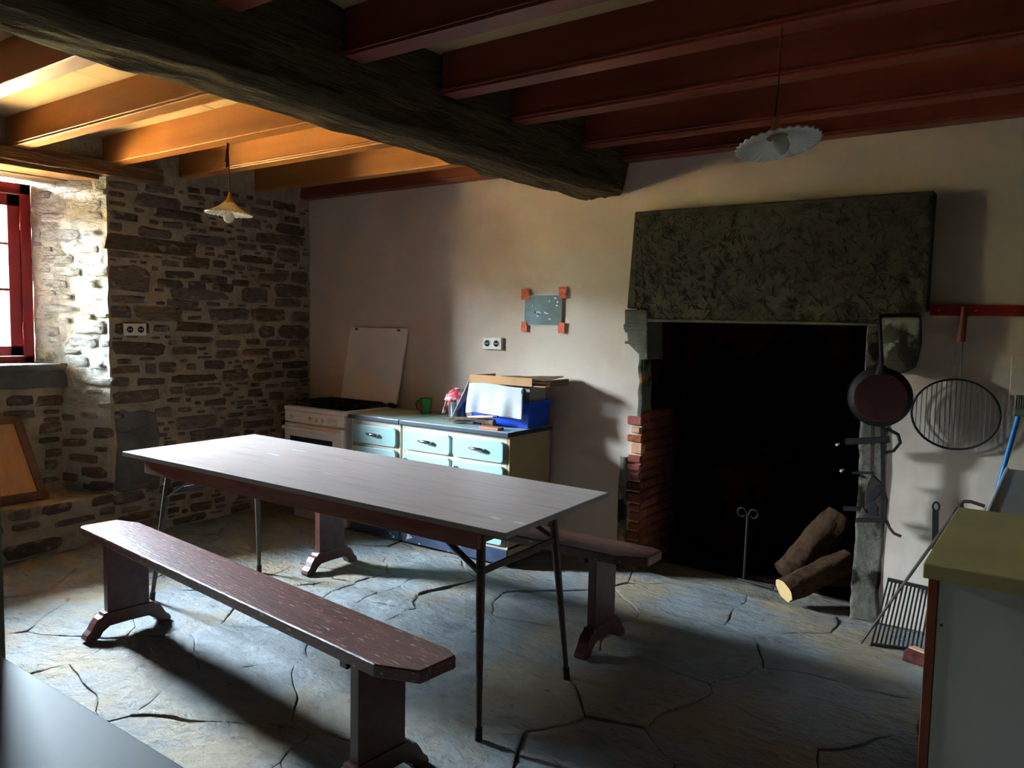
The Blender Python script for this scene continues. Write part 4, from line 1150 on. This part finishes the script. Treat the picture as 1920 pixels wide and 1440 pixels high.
B().tube([pk1 + Vector((-.01, -.004, -.01)), pk1 + Vector((.006, -.004, -.08))], .011, 8).obj('tang', m_black, pk, smooth=True)
bk = at(1716, 1240, Z=0)
br = thing('broken_brick', 'small broken brick on the floor beside the counter', 'brick', bk)
o = B().prism([bk + Vector(v) for v in ((-.05, -.03, 0), (.06, -.045, 0), (.075, .03, 0), (-.03, .045, 0))], (.005, 0, .05)).obj('block', m_brick, br, bevel=.008)
B().prism([bk + Vector(v) for v in ((-.03, .0, .051), (.05, -.035, .051), (.07, -.01, .051), (-.01, .03, .051))], (0, 0, .008)).obj('pale_chip', m_brick_c, br, bevel=.003)

# ------------------------------------------------------------------ right-hand counter, appliance, broom
ZCT = .86
c0 = at(1731, 1055, Z=ZCT); c1 = at(1817, 953, Z=ZCT)
ct_ = thing('counter_unit', 'counter with ochre worktop and grey-white end panel at the right', 'counter', (.25, (c0.y + c1.y) / 2, 0))
B().box(c0.x, XR - .01, c0.y, c1.y, ZCT - .038, ZCT).obj('worktop', m_ctop, ct_, bevel=.003)
B().box(c0.x + .022, XR - .02, c0.y + .02, c1.y - .005, .0, ZCT - .038).obj('carcass', m_cside, ct_)
B().box(c0.x + .012, c0.x + .034, c0.y + .012, c1.y - .005, .0, ZCT - .038).obj('edge_panel', m_cedge, ct_, bevel=.002)
B().box(c0.x + .036, XR - .02, c0.y + .014, c0.y + .02, .0, ZCT - .040).obj('end_panel', m_cside, ct_)
p = at(1765, 1172, Y=c0.y + .014)
B().tube([p + Vector((0, .001, 0)), p + Vector((0, -.002, 0))], .0035, 8).obj('screw', m_hole, ct_)
a = at(1853, 955, Z=.85); b = at(1893, 879, Z=.85)
ap = thing('appliance', 'grey-topped low appliance behind the counter at the right edge', 'appliance', (.2, 3.4, 0))
B().box(a.x, .62, c1.y + .02, b.y, 0, .825).obj('body', m_white, ap, bevel=.006)
B().box(a.x, .63, c1.y + .02, b.y, .825, .85).obj('top', m_gtop, ap, bevel=.005)
B().box(a.x - .004, a.x + .008, c1.y + .02, b.y + .004, .828, .856).obj('top_rim', m_white, ap, bevel=.003)
s0_, s1_ = at(1871, 916, Y=3.93), at(1910, 778, Y=3.98)
dv = (s1_ - s0_).normalized()
s00 = s0_ - dv * (s0_.z / dv.z)
bm_ = thing('blue_broom', 'bright blue broom handle leaning on the wall behind the appliance', 'broom', (s00.x, s00.y, 0))
B().tube([s00 + dv * .02, s1_], .0105, 10).obj('handle', m_bstick, bm_, smooth=True)
B().box(s1_.x - .02, s1_.x + .16, s1_.y - .03, s1_.y + .03, s1_.z - .005, s1_.z + .03).obj('head', m_post, bm_, bevel=.008)
bb = B()
for k in range(18):
    for j in (-1, 1):
        x = s1_.x - .012 + k * .0085
        bb.tube([(x, s1_.y + j * .012, s1_.z + .028), (x, s1_.y + j * .02, s1_.z + .085)], .0055, 5)
o = bb.obj('bristles', m_post, bm_); o['kind'] = 'stuff'

# ------------------------------------------------------------------ foreground table and post
zf = .75
e0 = at(0, 1240, Z=zf); e1 = at(375, 1440, Z=zf)
ft = thing('side_table', 'smooth grey table corner in the near left foreground', 'table', (-1.5, .2, 0))
B().box(-2.45, -.50, -.25, (e0.y + e1.y) / 2, zf - .028, zf).obj('tabletop', m_ftable, ft, bevel=.002)
for (x, y) in ((-2.38, -.18), (-.57, -.18), (-2.38, .55), (-.57, .55)):
    B().box(x - .025, x + .025, y - .025, y + .025, 0, zf - .028).obj('leg', m_iron, ft)
for (x0, x1, y0, y1) in ((-2.36, -.59, .535, .56), (-2.36, -.59, -.19, -.165)):
    B().box(x0, x1, y0, y1, zf - .10, zf - .028).obj('apron_rail', m_iron, ft)
pe = at(13, 1240, Z=.74)
pb_ = at(12, 1235, Y=.735)
B().box(pb_.x - .09, pb_.x, .645, .735, 0, 2.36).obj('wooden_post', m_post, bevel=.004)
tag(bpy.data.objects['wooden_post'], 'upright grey-green painted post at the left picture edge', 'post')

# framed board leaning in the niche
nb0 = thing('framed_board', 'brown framed plywood board leaning in the niche under the window', 'board', (-5.05, 1.9, ZL))
def lean(y, t, off=0.0):      # t: 0 at foot, 1 at top
    return Vector((-5.02 - .14 * t + off, y, ZL + .012 + t * .50))
yR0, yR1, yL0 = 2.16, 2.07, 1.55
def lq(y0b, y1b, y0t, y1t, t0, t1, o0, o1):
    q = [lean(y0b, t0, o0), lean(y1b, t0, o0), lean(y1t, t1, o0), lean(y0t, t1, o0)]
    return B().prism(q, (o1 - o0, 0, 0))
lq(yL0 + .05, yR0 - .045, yL0 + .02, yR1 - .045, .07, .93, .0, .012).obj('panel', m_ply, nb0)
lq(yR0 - .05, yR0, yR1 - .05, yR1, 0, 1, -.006, .022).obj('frame_stile', m_oldframe, nb0, bevel=.003)
lq(yL0, yL0 + .05, yL0 - .03, yL0 + .02, 0, 1, -.006, .022).obj('frame_stile', m_oldframe, nb0, bevel=.003)
lq(yL0, yR0, yL0, yR0 - .006, 0, .09, -.006, .022).obj('frame_rail', m_oldframe, nb0, bevel=.003)
lq(yL0 - .02, yR1 + .006, yL0 - .025, yR1, .91, 1, -.006, .022).obj('frame_rail', m_oldframe, nb0, bevel=.003)

# ------------------------------------------------------------------ pendant lamps
def pendant(label, hook, cpos, dia, tx, ty, bulb_drop, hh=1.0):
    t = thing('pendant_lamp', label, 'lamp', hook, 0, 'fluted glass pendant lamps')
    hook, cpos = Vector(hook), Vector(cpos)
    mt = Matrix.Rotation(tx, 4, 'X') @ Matrix.Rotation(ty, 4, 'Y')
    r = dia / 2; n = 64; sh = B()
    prof = [(.016, .062), (.030, .058), (.045, .044), (.072, .026), (.098, .010), (.120, .001)]
    prof = [(a * r / .12, b * r / .12 * hh + (1 - hh) * .045) for a, b in prof]
    def fn(u, v):
        th = 2 * math.pi * u; k = v * (len(prof) - 1); i = min(len(prof) - 2, int(k)); q = k - i
        a = prof[i][0] + q * (prof[i + 1][0] - prof[i][0]); b = prof[i][1] + q * (prof[i + 1][1] - prof[i][1])
        fl = max(0, (v - .6) / .4) ; w_ = math.cos(30 * th)
        return cpos + (mt @ Vector(((a + .0022 * fl * w_) * math.cos(th), (a + .0022 * fl * w_) * math.sin(th), b + .0022 * fl * w_)))
    sh.grid(fn, 192, 15).obj('shade', m_opal, t, smooth='all', solid=.004)
    gal = B().lathe([(.0, .10), (.010, .10), (.016, .078), (.020, .074), (.034, .058), (.036, .052), (.030, .050), (0, .050)], cpos, 20, m=mt).obj('gallery', m_brass, t, smooth=True)
    B().lathe([(.0, .118), (.007, .116), (.010, .098), (.0, .098)], cpos, 12, m=mt).obj('cord_grip', m_brass, gal, smooth=True)
    B().lathe([(.0, .052), (.013, .05), (.013, .028), (.0, .028)], cpos, 14, m=mt).obj('bulb_holder', m_brass, t, smooth=True)
    B().lathe([(.012, .030), (.014, .020), (.026, .002), (.029, -.014), (.024, -.030), (.012, -.040), (0, -.042)], cpos + Vector((0, 0, -bulb_drop)), 20, m=mt).obj('bulb', m_bulb, t, smooth=True)
    top = cpos + (mt @ Vector((0, 0, .116)))
    B().tube([top, top.lerp(hook, .35) + Vector((.004, 0, 0)), top.lerp(hook, .7), hook], .0028, 6).obj('cord', m_cord, t, smooth=True)
    return t, top
h = at(427, 268, Z=ZJB); h.z = ZJB
cL = at(429, 402, Y=h.y)
tL, topL = pendant('fluted glass pendant lamp with clear bulb, before the stone wall', h, cL, .245, R_(-2), R_(2), .004)
kx = h + Vector((-.004, -.004, -.02))
B().tube([h, h + Vector((-.006, 0, -.06)), h + Vector((-.004, -.004, -.13))], .006, 8).obj('cord_wrap', m_cord, tL, smooth=True)
B().tube([h + Vector((-.006, -.004, -.03)), h + Vector((-.012, -.008, -.10))], .003, 6).obj('loose_cord_end', m_cord, tL, smooth=True)
h = at(1467, 54, Z=ZJB); h.z = ZJB
cR = at(1461, 286, Y=h.y)
pendant('tilted white fluted glass pendant lamp hanging near the fireplace', h, cR, .262, R_(-5), R_(-11), -.034, .45)

# ------------------------------------------------------------------ outside: yard and hedge
yard = B().grid(lambda u, v: (-5.62 - u * 40, -40 + v * 84, -.25 + .05 * nz3(u * 30, v * 60, 0)), 30, 40).obj('yard_ground', m_grass, smooth='all')
struct(yard)
hg = B()
def hedge(u, v):
    y = -40 + u * 84; a = v * 4
    hgt = 4.1 + .5 * nz3(y, 0, 0, .35) + .25 * nz3(y, 4, 0, 1.3)
    pts = [(-17.0, -.3), (-17.3, hgt * .7), (-18.0, hgt), (-19.2, hgt * .8), (-19.6, -.3)]
    i = min(3, int(a)); t = a - i
    x = pts[i][0] + t * (pts[i + 1][0] - pts[i][0]); z = pts[i][1] + t * (pts[i + 1][1] - pts[i][1])
    k = .25 * nz3(x, y, z, 1.6)
    return (x + k, y + k, z + k)
hg.grid(hedge, 160, 24)
hd = hg.obj('hedge', m_hedge, smooth='all')
tag(hd, 'dense green hedge across the yard outside the window', 'hedge')
